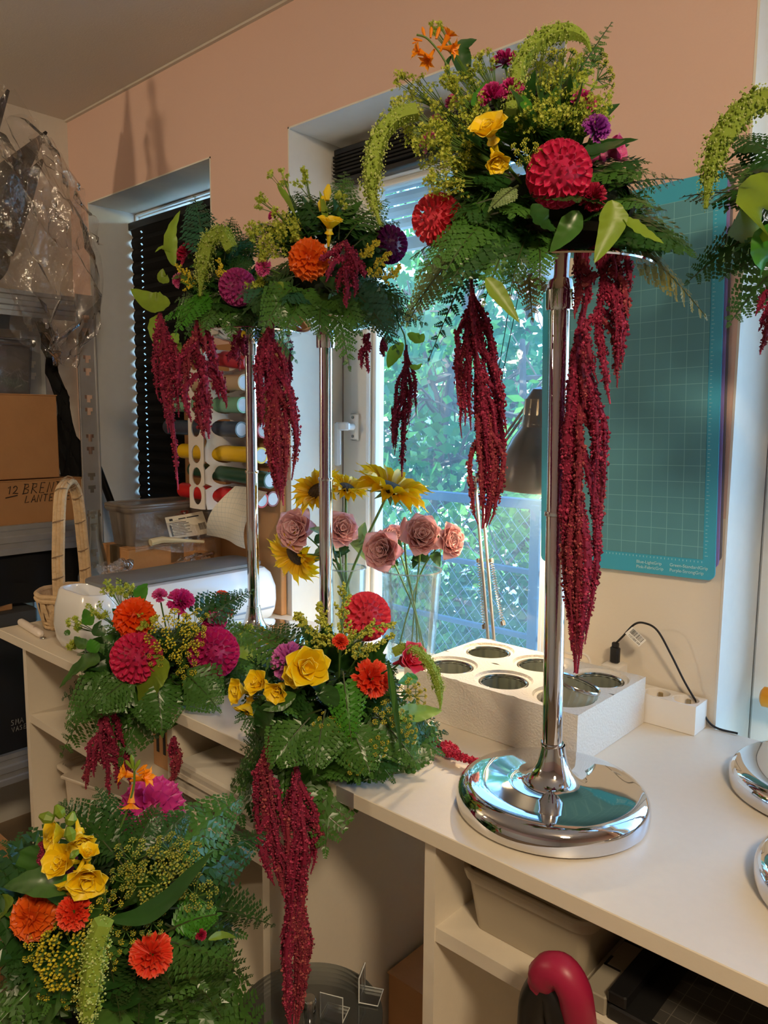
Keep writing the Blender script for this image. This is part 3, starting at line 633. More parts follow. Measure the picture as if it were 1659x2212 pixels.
MB().tube([j, K @ Vector((0, 0, hs_+.01))], .006, 10).build('shade_joint', M_arm, dl)
MB().lathe([(0, -.006), (.011, -.006), (.011, .006), (0, .006)], n=20, M=frame((0, 0, 1), sd, el)).build('elbow', M_arm, dl)
for (a, b) in (((1034, 1211), (1046, 1353)), ((1061, 1211), (1086, 1346))):
    pa_, pb_ = ony(a[0], a[1], 1.325), ony(b[0], b[1], 1.302); sp = MB(); nco = 150
    sp.tube([pa_+(pb_-pa_)*(i/nco)+(RT*math.cos(i*1.05)+FW*math.sin(i*1.05))*.0042 for i in range(nco+1)], .0011, 4)
    sp.tube([pa_-(pb_-pa_)*.03, pa_+(pb_-pa_)*.03], .0055, 10); sp.tube([pb_-(pb_-pa_)*.03, pb_+(pb_-pa_)*.04], .0055, 10)
    sp.build('spring', mat('spring_steel', C(190, 184, 172), .25, 1), dl)
# ================================================================ cutting machine
mc = thing('cutting_machine', (-1.56, 1.0, T), 'white craft cutting machine with a grey lid and tool cup', 'cutting machine')
M_gw = mat('gloss_white', C(232, 232, 230), .18, coat=.3); M_lid = mat('grey_lid', C(112, 112, 112), .45)
def rbox(x0, x1, y0, y1, prof, r, n=6):
    """rounded-rectangle loft: prof = [(z, inset)]"""
    mb = MB(); vs = []; cnt = 4*(n+1)
    for z, i in prof:
        a0, a1, b0, b1 = x0+i, x1-i, y0+i, y1-i; q = max(r-i*.6, .004)
        for cx_, cy_, s in ((a1-q, b0+q, -90), (a1-q, b1-q, 0), (a0+q, b1-q, 90), (a0+q, b0+q, 180)):
            for k in range(n+1): a = math.radians(s+90*k/n); vs.append((cx_+q*math.cos(a), cy_+q*math.sin(a), z))
    m = len(prof); fs = [(i*cnt+j, i*cnt+(j+1) % cnt, i*cnt+cnt+(j+1) % cnt, i*cnt+cnt+j) for i in range(m-1) for j in range(cnt)]
    fs += [tuple(range(cnt-1, -1, -1)), tuple((m-1)*cnt+j for j in range(cnt))]; return mb.add(vs, fs)
MX0, MX1, MY0, MY1 = -1.700, -1.507, .742, 1.268
rbox(MX0, MX1, MY0+.085, MY1, [(T+.004, .022), (T+.012, .010), (T+.03, .003), (T+.055, 0), (T+.09, .001), (T+.125, .012), (T+.139, .026)], .032).build('body', M_gw, mc)
rbox(MX0+.002, MX1-.001, MY0+.12, MY1-.004, [(T+.036, 0), (T+.0375, -.0006), (T+.0395, -.0006), (T+.041, 0)], .032).build('seam', mat('seam_grey', C(150, 158, 170), .4), mc)
cup = rbox(MX0+.004, MX1-.004, MY0, MY0+.10, [(T+.004, .024), (T+.012, .012), (T+.03, .004), (T+.06, .0), (T+.10, .003), (T+.138, .012), (T+.1415, .015), (T+.1415, .020), (T+.137, .022), (T+.11, .022), (T+.108, .028)], .042)
cup.build('tool_cup', M_gw, mc)
rbox(MX0-.001, MX1+.0, MY0+.092, MY0+.094, [(T+.03, 0), (T+.05, 0)], .0009).build('cup_seam', mat('seam_grey', C(150, 158, 170), .4), mc)
rbox(MX0+.012, MX1-.048, MY0+.078, MY1-.012, [(T+.139, .004), (T+.142, .0), (T+.149, .0), (T+.152, .006)], .03).build('lid', M_lid, mc)
MB().box((MX1-.0012, MY0+.30, T+.045), (MX1+.0006, MY0+.302, T+.115)).build('door_seam', mat('seam_grey', C(150, 158, 170), .4), mc)
MB().tube([(MX1-.02, MY1-.13, T+.0025), (MX1-.02, MY1-.04, T+.0025)], .0026, 8).build('foot', M_lid, mc)
MB().tube([(MX0+.03, MY0+.04, T+.0029), (MX0+.03, MY1-.04, T+.0029)], .0026, 8).build('foot', M_lid, mc)
# ================================================================ basket, bottle, small things on the worktop
M_wick = mat('bleached_wicker', C(206, 176, 136), .75, noise=(45, .16), bump=(120, .5)); M_wick2 = M_wick
bk = onz(140, 1352, T); bk = Vector((-1.838, bk.y+.02, T)); BR = .083
bs = thing('wicker_basket', bk, 'pale wicker basket with a tall wrapped handle', 'basket')
MB().lathe([(0, .002), (.062, .002), (.066, .006), (.072, .03), (BR-.004, .06), (BR-.004, .085), (BR-.008, .085), (BR-.008, .06), (.066, .03), (.058, .01), (0, .01)], bk, 36).build('lining', M_wick2, bs)
for k in range(28):
    a = 2*math.pi*k/28; sgn = 1 if k % 2 else -1; pts = []
    for q in range(6):
        f = q/5; rr = .066+(BR-.066)*f**.7+.003; aa = a+sgn*.20*(f-.5); pts.append(bk+Vector((rr*math.cos(aa), rr*math.sin(aa), .004+.080*f)))
    mb = MB()
    for s in range(5):
        t0 = Vector((-math.sin(a), math.cos(a), 0))*.0075; nn_ = Vector((math.cos(a), math.sin(a), 0))*.002
        mb.add([pts[s]-t0, pts[s]+nn_, pts[s]+t0, pts[s+1]+t0, pts[s+1]+nn_, pts[s+1]-t0], [(0, 1, 4, 5), (1, 2, 3, 4)])
    mb.build('stake', M_wick, bs)
for z, r_, w in ((.010, .0695, .0045), (.020, .072, .004), (.078, BR+.002, .006), (.088, BR+.001, .0065)):
    MB().tube([bk+Vector((r_*math.cos(2*math.pi*k/40), r_*math.sin(2*math.pi*k/40), z+.0012*math.sin(k*5))) for k in range(41)], w, 8).build('hoop', M_wick, bs)
HT = 1.40-(1028-893)/1660*depth(bk)
ha = [bk+Vector(p) for p in ((.052, -.058, .03), (.054, -.06, .12), (.050, -.056, .20), (.038, -.040, HT-T-.035), (.012, -.012, HT-T-.004), (-.016, .016, HT-T-.008), (-.038, .040, HT-T-.05), (-.050, .054, .20), (-.054, .060, .12), (-.052, .058, .03))]
hp = catmull(ha, 6); hb = MB()
for off in (Vector((.006, .006, 0)), Vector((-.006, -.006, 0)), Vector((0, 0, 0))): hb.tube([p+off for p in hp], .0066, 7)
hd = hb.build('handle', M_wick, bs)
wr = MB()
for k in range(3, len(hp)-3, 4):
    p, d = hp[k], (hp[k+1]-hp[k-1]).normalized(); a = d.orthogonal().normalized(); b = d.cross(a)
    wr.tube([p+(a*math.cos(q*.7)+b*math.sin(q*.7))*.0135+d*(q*.0022-.01) for q in range(10)], .0014, 5)
wr.build('binding', mat('binding_cord', C(140, 116, 88), .8), hd)
M_glass = film('clear_glass', (.93, .95, .94, 1), .16, .02, .02)
bt = onx(178, 1200, -1.895); bb = Vector((-1.902, .968, T))
gb_ = thing('glass_bottle', bb, 'clear glass bottle standing behind the wicker basket', 'bottle'); ztop_ = 1.40-(1090-893)/1660*depth(bb)-T
MB().lathe([(0, .001), (.026, .001), (.030, .005), (.031, .06), (.030, .13), (.024, .17), (.0165, .20), (.0145, ztop_-.018), (.017, ztop_-.016), (.017, ztop_-.010), (.0152, ztop_-.008), (.0160, ztop_), (.0135, ztop_), (.0125, .20), (.022, .16), (.028, .12), (.028, .008), (0, .007)], bb, 32).build('bottle_body', M_glass, gb_)
MB().lathe([(.0170, ztop_-.016), (.0176, ztop_-.013), (.017, ztop_-.010)], bb, 24).build('neck_ring', M_glass, gb_)
q0, q1 = onz(48, 1345, T+.010), onz(85, 1368, T+.010)
rm = thing('handheld_gadget', (q0+q1)/2-Vector((0, 0, .01)), 'small white rounded handheld gadget lying on the worktop end', 'gadget'); e_ = (q1-q0)*.16
MB().tube([q0-e_*.9, q0-e_*.7, q0-e_*.3, q0+e_, q1-e_, q1+e_*.3, q1+e_*.7, q1+e_*.9], [.003, .007, .0092, .0094, .0094, .0092, .007, .003], 16).build('gadget_body', mat('offwhite_plastic', C(232, 220, 208), .35), rm)
mid = q1*.75+q0*.25; MB().lathe([(0, .0105), (.0035, .0105), (.004, .0092)], mid-Vector((0, 0, .001)), 16).build('button', mat('button_pink', C(190, 170, 165), .4), rm)
rg = onz(93, 1380, T); MB().lathe([(.0055, .0005), (.0075, .0005), (.0078, .002), (.0072, .0035), (.0058, .0035), (.0055, .0005)], rg, 24).build('metal_ring', M_chrome, None, label='tiny shiny metal ring on the worktop end', cat='ring')
# ================================================================ boxes behind the machine, vinyl rack
M_card = mat('cardboard', C(178, 130, 84), .8, noise=(14, .07), bump=(60, .08)); M_card2 = M_card; M_tape = film('packing_tape', (.80, .72, .6, 1), .25, .15, .35, C(190, 160, 120))
def carton(name, lo_, hi_, label, tape=True, m=None, flap=True, rz=0.0):
    c_ = Vector(((lo_[0]+hi_[0])/2, (lo_[1]+hi_[1])/2, lo_[2])); t = thing(name, c_, label, 'box'); Mx = Matrix.Translation(c_) @ Matrix.Rotation(rz, 4, 'Z') @ Matrix.Translation(-c_)
    MB().box(lo_, hi_, .0025, M=Mx).build('body', m or M_card, t, False)
    xm = (lo_[0]+hi_[0])/2
    if flap:
        MB().box((lo_[0]-.001, lo_[1]-.001, hi_[2]), (xm-.001, hi_[1]+.001, hi_[2]+.003), M=Mx).build('flap', m or M_card, t, False)
        MB().box((xm+.001, lo_[1]-.001, hi_[2]), (hi_[0]+.001, hi_[1]+.001, hi_[2]+.003), M=Mx).build('flap', m or M_card, t, False)
    if tape: MB().box((xm-.025, lo_[1]-.0018, hi_[2]-min(.05, .7*(hi_[2]-lo_[2]))), (xm+.025, lo_[1]-.0012, hi_[2]+.004), M=Mx).box((xm-.025, lo_[1]-.001, hi_[2]+.0032), (xm+.025, hi_[1]+.001, hi_[2]+.0038), M=Mx).box((hi_[0]+.0003, (lo_[1]+hi_[1])/2-.02, hi_[2]-min(.05, .7*(hi_[2]-lo_[2]))), (hi_[0]+.0008, (lo_[1]+hi_[1])/2+.02, hi_[2]), M=Mx).build('tape', M_tape, t, False)
    return t
BXa = -1.80
zc1 = onx(300, 1185, BXa).z
carton('cardboard_box', (-1.930, 1.004, T+.0006), (BXa, 1.295, zc1), 'brown taped cardboard box behind the cutting machine')
zc2 = onx(300, 1097, BXa).z; M_clear = film('milky_plastic', (.72, .68, .64, 1), .18, .2, .42, C(200, 188, 176))
def tub(name, lo_, hi_, label, m, th=.003, lid=False, taper=.012, cat='storage box', rimw=.008):
    c_ = Vector(((lo_[0]+hi_[0])/2, (lo_[1]+hi_[1])/2, lo_[2])); t = thing(name, c_, label, cat); h = hi_[2]-lo_[2]
    rbox(lo_[0], hi_[0], lo_[1], hi_[1], [(lo_[2], taper), (lo_[2]+h*.5, taper*.5), (hi_[2]-.012, .002), (hi_[2]-.012, -rimw*.0), (hi_[2]-.002, 0), (hi_[2], .001), (hi_[2], th), (hi_[2]-.01, th+.002), (lo_[2]+h*.5, taper*.5+th), (lo_[2]+th, taper+th)], .018).build('body', m, t)
    rbox(lo_[0]-rimw, hi_[0]+rimw, lo_[1]-rimw, hi_[1]+rimw, [(hi_[2]-.014, rimw*.6), (hi_[2]-.006, 0), (hi_[2]-.001, .0), (hi_[2]+.001, .003), (hi_[2]+.001, rimw), (hi_[2]-.012, rimw+.001)], .024).build('rim', m, t)
    if lid: rbox(lo_[0]-rimw, hi_[0]+rimw, lo_[1]-rimw, hi_[1]+rimw, [(hi_[2]+.0015, .0), (hi_[2]+.006, 0), (hi_[2]+.008, .004), (hi_[2]+.008, .02), (hi_[2]+.005, .022)], .024).build('lid', m, t)
    return t
tub('plastic_storage_box', (-1.925, 1.012, zc1+.0036), (BXa-.004, 1.290, zc2), 'cloudy clear plastic storage box standing on the taped cardboard box', M_clear, lid=True)
for k in range(6):
    c_ = Vector((R(-1.89, -1.84), R(1.04, 1.25), zc1+.03)); 
    MB().lathe([(0, -.018), (.014, -.012), (.020, 0), (.014, .012), (0, .018)], c_, 12).build('craft_ball', mat('dull_rose_craft', C(150, 90, 88), .8), None, label='dull rose craft ball inside the cloudy storage box', cat='craft ball', group='craft balls in the storage box')
# bag with label lying against the storage box
M_bag = film('crinkled_film', (.94, .93, .92, 1), .30, .12, .05, bump=(60, .9))
def crumple(fn, nu, nv, amp, fq, seed=0):
    r_ = np.random.default_rng(seed); ph = r_.random((8, 3))*6.28; fr_ = (r_.random((8, 2))*2-1)*fq
    def f(u, v):
        p = Vector(fn(u, v)); o_ = [sum(math.asin(math.sin(fr_[k][0]*u+fr_[k][1]*v+ph[k][c]))*(.6**(k//2)) for k in range(8)) for c in range(3)]
        return p+Vector(o_)*amp
    return MB().grid(f, nu, nv)
xb = BXa+.012
B = lambda u, v, dx=0.: onx(u, v, xb+dx)
pbg = thing('product_bag', B(400, 1195), 'clear plastic bag with a printed white label leaning on the cloudy box', 'bag')
c4 = [B(285, 1190, .02), B(300, 1110), B(448, 1105), B(470, 1196, .03)]
crumple(lambda u, v: (c4[0]*(1-u)+c4[3]*u)*(1-v)+(c4[1]*(1-u)+c4[2]*u)*v+Vector((.010*math.sin(3.1*u)*math.sin(3*v), 0, 0)), 16, 10, .0022, 14, 3).build('bag_film', M_bag, pbg)
l4 = [B(368, 1164, .016), B(356, 1118, .012), B(438, 1104, .012), B(456, 1152, .016)]
MB().grid(lambda u, v: (l4[0]*(1-u)+l4[3]*u)*(1-v)+(l4[1]*(1-u)+l4[2]*u)*v+Vector((.003*math.sin(4*u), 0, 0)), 6, 4).build('label', mat('label_paper', C(226, 212, 184), .7), pbg)
ll = lambda u, v: (l4[0]*(1-u)+l4[3]*u)*(1-v)+(l4[1]*(1-u)+l4[2]*u)*v+Vector((.0012+.003*math.sin(4*u), 0, 0))
pr = MB()
def bar(u0, v0, u1, v1): pr.add([ll(u0, v0), ll(u1, v0), ll(u1, v1), ll(u0, v1)], [(0, 1, 2, 3)])
for k in range(9): bar(.06+.05*(k % 2), .12+.07*k, .10+R(.25, .45), .145+.07*k)
for k in range(11): bar(.76+.018*k, .22, .76+.018*k+R(.005, .011), .52)
bar(.05, .1, .09, .62); bar(.08, .80, .16, .90); bar(.30, .82, .85, .87)
pr.build('print', mat('print_black', C(30, 28, 28), .7), pbg, False)
MB().tube([B(325, 1172, .022), B(350, 1166, .024), B(400, 1168, .026), B(440, 1170, .026)], [.010, .009, .005, .004], 8).build('white_clips', mat('cream_plastic', C(226, 216, 180), .5), pbg)
for i, (c_, rx, rz, lb) in enumerate((((420, 1213), .06, .022, 'flattened clear film scrap on the taped cardboard box'), ((262, 1228), .030, .020, 'crumpled clear film ball between basket and cardboard box'), ((235, 1238), .028, .020, 'crumpled clear film wad beside the basket handle'))):
    c0 = onx(c_[0], c_[1], BXa+.03 if i == 0 else -1.79+.02*i)
    crumple(lambda u, v, c0=c0, rx=rx, rz=rz: c0+Vector((math.sin(math.pi*u)*math.cos(6.28*v)*rx*.45, math.sin(math.pi*u)*math.sin(6.28*v)*rx, math.cos(math.pi*u)*rz)), 12, 16, .0035, 16, i).build('film_scrap', M_bag, None, False, label=lb, cat='plastic film')
# tall kraft board behind the rolls + roll dispenser on the wall pier
kx0, kx1 = ony(398, 1000, 1.29).x, ony(475, 1000, 1.29).x
MB().box((kx0, 1.292, T+.0006), (-1.535, 1.311, 1.60), .002).build('kraft_board', M_card, None, False, label='tall brown kraft board leaning behind the vinyl rolls', cat='board')
rack = thing('roll_dispenser', (-1.66, 1.24, 1.18), 'white plastic dispenser with oval holes holding vinyl rolls', 'roll holder')
RX = -1.675; RY0, RY1 = 1.158, 1.288; RZ = [ony(505, v, 1.215).z for v in (780, 829, 874, 925, 982, 1030, 1072)]
M_disp = mat('dispenser_white', C(228, 222, 216), .4)
def holed(o, ax, ay, w, zs, hw, hh, z0, z1, th):
    mb = MB(); n = 24; cuts = [z0]+[(zs[i]+zs[i+1])/2 for i in range(len(zs)-1)]+[z1]
    for i, zc in enumerate(zs):
        b0, b1 = sorted((cuts[i], cuts[i+1])); rings = []
        for r_ in (0, 1):
            rg_ = []
            for k in range(n):
                a = 2*math.pi*k/n; c, s = math.cos(a), math.sin(a)
                if r_ == 0:
                    m_ = min((w/2)/max(abs(c), 1e-6), ((b1-zc) if s > 0 else (zc-b0))/max(abs(s), 1e-6)); rg_.append((c*m_, s*m_))
                else: rg_.append((hw*c, hh*s))
            rings.append(rg_)
        nr_ = ax.cross(ay)
        P_ = lambda q, d: o+ax*q[0]+ay*(zc+q[1])+nr_*d
        vs = [P_(q, 0) for q in rings[0]]+[P_(q, 0) for q in rings[1]]+[P_(q, th) for q in rings[1]]+[P_(q, th) for q in rings[0]]
        mb.add(vs, [(a*n+k, a*n+(k+1) % n, a*n+n+(k+1) % n, a*n+n+k) for a in range(3) for k in range(n)])
    return mb
holed(Vector((RX, (RY0+RY1)/2, 0)), Vector((0, 1, 0)), Vector((0, 0, 1)), RY1-RY0, RZ, .046, .0235, RZ[0]+.03, RZ[-1]-.035, .003).build('holed_face', M_disp, rack)
holed(Vector((RX-.034, RY0, 0)), Vector((1, 0, 0)), Vector((0, 0, 1)), .068, RZ, .020, .0235, RZ[0]+.03, RZ[-1]-.035, .003).build('slotted_side', M_disp, rack)
MB().box((RX-.066, RY1, RZ[-1]-.035), (RX+.002, RY1+.003, RZ[0]+.03)).build('back_face', M_disp, rack, False)
rolls = [((440, 770), (540, 782), C(190, 40, 60), 'deep red', 1.225), ((377, 829), (528, 826), C(190, 165, 135), 'beige', 1.215), ((366, 874), (526, 875), C(120, 175, 145), 'mint green', 1.215), ((365, 922), (522, 928), C(52, 64, 86), 'navy blue', 1.215), ((396, 974), (565, 984), C(235, 190, 20), 'yellow', 1.215), ((418, 1014), (584, 1038), C(18, 70, 52), 'dark green', 1.205), ((396, 1058), (566, 1080), C(200, 28, 34), 'bright red', 1.215)]
M_core = mat('roll_core_white', C(200, 205, 212), .5)
for i, (a, b, col, nm, yy) in enumerate(rolls):
    pa_, pb_ = ony(a[0], a[1], yy), ony(b[0], b[1], yy); d = (pb_-pa_).normalized(); r_ = .0205
    if i != 5: pb_ = pa_+(pb_-pa_)
    t = thing('vinyl_roll', (pa_+pb_)/2, nm+' vinyl roll pushed through the white dispenser', 'vinyl roll', 'vinyl rolls in the dispenser')
    Mx = frame(d.orthogonal(), d, pa_); ln = (pb_-pa_).length
    MB().lathe([(r_*.80, 0), (r_, 0), (r_, ln), (r_*.93, ln), (r_*.80, ln)], n=28, M=Mx).build('vinyl_sheet', mat('vinyl_'+nm.replace(' ', '_'), col, .3), t)
    MB().lathe([(0, ln-.0015), (r_*.93, ln-.0005), (r_*.93, ln-.001), (r_*.86, ln-.04)], n=28, M=Mx).build('backing_end', M_core, t)
for u, v, col, nm in ((566, 818, C(210, 200, 190), 'pale grey'), (570, 930, C(190, 90, 110), 'rose'), (578, 984, C(90, 110, 160), 'steel blue'), (590, 1078, C(130, 50, 52), 'brown red')):
    pb_ = ony(u, v, 1.262); pa_ = pb_-Vector((.26, 0, 0)); pa_.x = max(pa_.x, -1.84)
    t = thing('vinyl_roll', (pa_+pb_)/2, nm+' vinyl roll in the second row nearer the window recess', 'vinyl roll', 'vinyl rolls in the dispenser'); Mx = frame((0, 0, 1), (1, 0, 0), pa_); ln = pb_.x-pa_.x
    MB().lathe([(.0165, 0), (.020, 0), (.020, ln), (.018, ln), (.016, ln)], n=24, M=Mx).build('vinyl_sheet', mat('vinyl_'+nm.replace(' ', '_'), col, .3), t)
    MB().lathe([(0, ln-.0015), (.0185, ln-.0005), (.017, ln-.03)], n=24, M=Mx).build('backing_end', M_core, t)
sh = [ony(u, v, y) for u, v, y in ((508, 1050, 1.180), (586, 1062, 1.180), (538, 1184, 1.165), (447, 1156, 1.165))]
MB().grid(lambda u, v: (sh[0]*(1-u)+sh[1]*u)*(1-v)+(sh[3]*(1-u)+sh[2]*u)*v+Vector((0, -.03*math.sin(math.pi*v)+.012*math.sin(5*u), 0)), 14, 14).build('grid_paper', grid_mat('backing_grid', C(226, 222, 208), C(186, 192, 186), .0125, .0008, (0, 2), .6), None, label='white gridded backing paper curling down from the dark green roll', cat='paper')
# ================================================================ goods on the metal racking
z1 = LEV[1][1]-.006; b2z = onx(170, 1034, SX).z; b1z0 = b2z+.006; b1z1 = onx(60, 853, SX).z
bxA = carton('cardboard_box', (-2.56, .50, z1+.0006), (SX-.022, onx(178, 1080, SX-.022).y, b2z), 'brown cardboard box with black handwriting on the racking shelf')
o_ = onx(14, 1068, SX-.0205); M_ink = mat('marker_ink', C(28, 24, 24), .7)
handwriting('12', o_, (0, 1, .02), (0, .12, 1), .022, M_ink, bxA); handwriting('BREND', onx(48, 1068, SX-.0205), (0, 1, .02), (0, .15, 1), .030, M_ink, bxA); handwriting('LANTER EP', onx(54, 1087, SX-.0205), (0, 1, .02), (0, .15, 1), .0215, M_ink, bxA)
MB().tube([onx(12, 1076, SX-.0205), onx(38, 1070, SX-.0205)], .0015, 5).build('underline', M_ink, bxA)
MB().box((SX-.0218, .80, z1+.04), (SX-.0208, .868, b2z+.004)).build('tape', M_tape, bxA, False)
carton('cardboard_box', (-2.55, .44, b1z0), (SX-.024, onx(124, 900, SX-.024).y, b1z1), 'plain brown cardboard box on top of the box with handwriting')
cz1 = onx(40, 733, SX).z
cbx = tub('clear_storage_box', (-2.50, .45, b1z1+.004), (SX-.05, onx(78, 790, SX-.05).y, cz1), 'clear plastic box of shiny shreds on the plain cardboard box', film('smoky_clear_plastic', (.70, .70, .74, 1), .2, .08, .12), lid=True)
mb = MB(); yy1 = onx(78, 790, SX-.05).y
for k in range(900):
    p = Vector((R(-2.48, SX-.063), R(.6, yy1-.015), b1z1+.024+R(0, .050))); d = rvec(.014); e = rvec(.003); mb.add([p-d, p+e, p+d, p-e], [(0, 1, 2, 3)])
mb.build('shreds', mat('silver_shreds', C(205, 198, 200), .25, .4), cbx, False, kind='stuff')
# black cloth hanging behind the boxes
crumple(lambda u, v: Vector((-2.300-.01*v, (1.016+.052*min(1, v*2.5))*(1-u)+(1.045+.10*min(1, v*1.5))*u, LEV[0][0]-.01-.56*v)), 24, 24, .004, 26, 5).build('black_cloth', mat('black_fabric', C(15, 15, 16), .9), None, label='black cloth hanging behind the cardboard boxes on the racking', cat='cloth')
crumple(lambda u, v: Vector((-2.272+.006*math.sin(40*u), .30+.80*u, LEV[1][0]-.004-.150*v)), 60, 8, .002, 26, 6).build('black_cloth', mat('black_fabric', C(15, 15, 16), .9), None, label='black cloth hanging under the racking shelf with the handwritten box', cat='cloth')
# lower racking
z2 = LEV[2][1]-.006
dk = mat('black_crate_plastic', C(20, 20, 22), .5); bxC = carton('black_crate', (-2.55, .40, z2+.0006), (SX-.02, onx(58, 1560, SX-.02).y, onx(30, 1352, SX-.02).z), 'black crate marked in white chalk on the low racking shelf', False, dk, False)
M_chalk = mat('chalk', C(170, 168, 160), .9); ow = onx(24, 1568, SX-.0185); handwriting('SMA', ow, (0, 1, 0), (0, 0, 1), .016, M_chalk, bxC, r=.0008); handwriting('VASER', onx(26, 1582, SX-.0185), (0, 1, .02), (0, 0, 1), .014, M_chalk, bxC, r=.0008)
zb0 = onx(30, 1352, SX-.02).z; zb = onx(30, 1320, SX-.02).z
carton('cardboard_box', (-2.52, .45, zb+.0006), (SX-.04, .90, onx(40, 1292, SX-.04).z), 'low brown cardboard box lying on the black crate', True, M_card2)
MB().box((-2.56, .38, zb0+.0006), (SX-.012, .96, zb), .006).build('crate_lid', mat('dark_grey_plastic', C(74, 74, 74), .45), None, label='dark grey slab lid lying on the chalk-marked crate', cat='lid')
tb = carton('floor_carton', (-2.12, .46, .0006), (-1.865, .70, .36), 'brown carton on the floor beside the shelf unit end', False, M_card2, True)
# dark wrapped goods and the big crumpled film on top of the racking
zt = LEV[0][1]-.006; M_dark = mat('charcoal_fabric', C(46, 44, 46), .85, noise=(8, .2))
def bundle(c_, r3, label, seed, spikes):
    t = thing('wrapped_bundle', (c_[0], c_[1], zt), label, 'bundle')
    def f(u, v):
        th, ph = math.pi*u, 2*math.pi*v; k = 1+.18*math.sin(3*ph+seed)*math.sin(th)+.12*math.sin(5*ph+2*seed)
        p = Vector((c_[0]+r3[0]*k*math.sin(th)*math.cos(ph), c_[1]+r3[1]*k*math.sin(th)*math.sin(ph), c_[2]+r3[2]*math.cos(th))); p.z = max(p.z, zt+.0006); return p
    MB().grid(f, 18, 28).build('bundle_cloth', M_dark, t)
    for b0, b1, r_ in spikes: MB().tube([b0, (Vector(b0)+Vector(b1))/2+Vector((0, 0, .01)), b1], [r_, r_*.7, .004], 10).build('folded_point', M_dark, t)
bundle((-2.40, .80, 1.86), (.13, .20, .12), 'dark grey fabric bundle in clear film on top of the racking', 1, [((-2.33, .80, 1.90), onx(18, 195, -2.30), .05), ((-2.36, .86, 1.90), onx(100, 285, -2.33), .06), ((-2.33, .92, 1.88), onx(92, 345, -2.30), .055)])
fl = thing('plastic_film', (-2.20, .98, LEV[0][1]), 'large crumpled clear plastic film spilling over the racking corner', 'plastic film')
M_film = film('cellophane', (.96, .95, .94, 1), .26, .07, .055, C(205, 198, 188), bump=(40, .6))
def hang(edge_l, edge_r, x, bul, seed, amp=.010):
    nl = len(edge_l)-1
    def f(u, v):
        k = v*nl; i = min(int(k), nl-1); w = k-i; a = [edge_l[i][c]*(1-w)+edge_l[i+1][c]*w for c in (0, 1)]; b = [edge_r[i][c]*(1-w)+edge_r[i+1][c]*w for c in (0, 1)]
        p = onx(a[0]*(1-u)+b[0]*u, a[1]*(1-u)+b[1]*u, x); p.x += bul*math.sin(math.pi*min(1, max(0, v)))*(.4+math.sin(math.pi*u)); return p
    return crumple(f, 72, 108, amp*1.5, 24, seed)
hang([(-60, 180), (-60, 330), (-40, 520), (0, 640), (60, 740), (120, 785)], [(25, 185), (105, 300), (170, 430), (212, 560), (204, 700), (150, 790)], -2.20, .035, 2, .0045).build('film_sheet', M_film, fl)
hang([(-80, 260), (-60, 420), (-30, 560), (20, 660), (80, 730), (110, 770)], [(60, 260), (120, 340), (182, 470), (205, 600), (200, 690), (160, 770)], -2.19, .06, 9, .006).build('film_sheet', M_film, fl)
hang([(60, 300), (90, 400), (100, 470), (110, 540)], [(105, 295), (165, 400), (195, 460), (226, 530)], -2.21, .02, 14, .003).build('film_sheet', M_film, fl)
# black pole in the gap beside the post
a, b = ony(216, 1020, 1.24), ony(272, 1172, 1.20); dd = (b-a).normalized(); MB().tube([a-dd*.02, b+dd*((b.z-.004)/max(.01, -dd.z)*0+.0), b+dd*.3], .0115, 12).build('black_pole', mat('black_gloss', C(18, 18, 19), .3), None, label='black round pole leaning in the gap behind the racking post', cat='pole')
# ================================================================ contents of the left shelf unit
wz = .361; M_tubw = mat('white_tub', C(222, 210, 192), .4, trans=.1)
wb0 = ony(90, 1720, .80)
tub('white_bin', (-1.79, .80, wz), (-1.42, 1.10, .555), 'white plastic bin with a rolled rim in the left shelf unit', M_tubw, cat='bin', rimw=.012)
MB().box((-.15, -.17, 0), (.15, .17, .008), .003, M=Matrix.Translation((-1.60, .96, .5572)) @ Matrix.Rotation(.22, 4, 'Z')).build('white_tray', M_tubw, None, False, label='flat white tray lying on top of the white bin', cat='tray')
ctn = carton('cardboard_box', (-1.36, .800, .6926), (-1.222, 1.16, .800), 'brown cardboard box with black print next to the shelf divider', False, M_card2)
lg = MB()
for k in range(5): lg.box((-1.345+.024*k, .7992, .725), (-1.336+.024*k, .7997, .785))
lg.build('print', M_ink, ctn, False, kind='stuff')
tub('clear_letter_tray', (-1.188, .748, .6926), (-.945, 1.06, .724), 'clear plastic letter tray under papers in the left shelf unit', film('clear_polystyrene', (.88, .87, .85, 1), .25, .05, .12), cat='letter tray', taper=.004, rimw=.004)
DOC = (C(214, 204, 188), C(186, 178, 166), C(232, 226, 214))
for k in range(6):
    MB().box((-1.182+R(0, .008), .728+.008*(k % 3)+R(0, .008), .7262+k*.0085), (-.952+R(0, .008), 1.02, .7342+k*.0085)).build('document', mat('document_%d' % (k % 3), DOC[k % 3], .6), None, False, label='flat paper document piled in the left shelf unit', cat='document', group='documents piled in the shelf unit')
MB().box((-1.15, .84, .7776), (-.95, 1.05, .7856)).build('red_folder', mat('paper_red', C(150, 24, 46), .7), None, False, label='dark red folder on top of the piled documents', cat='folder')
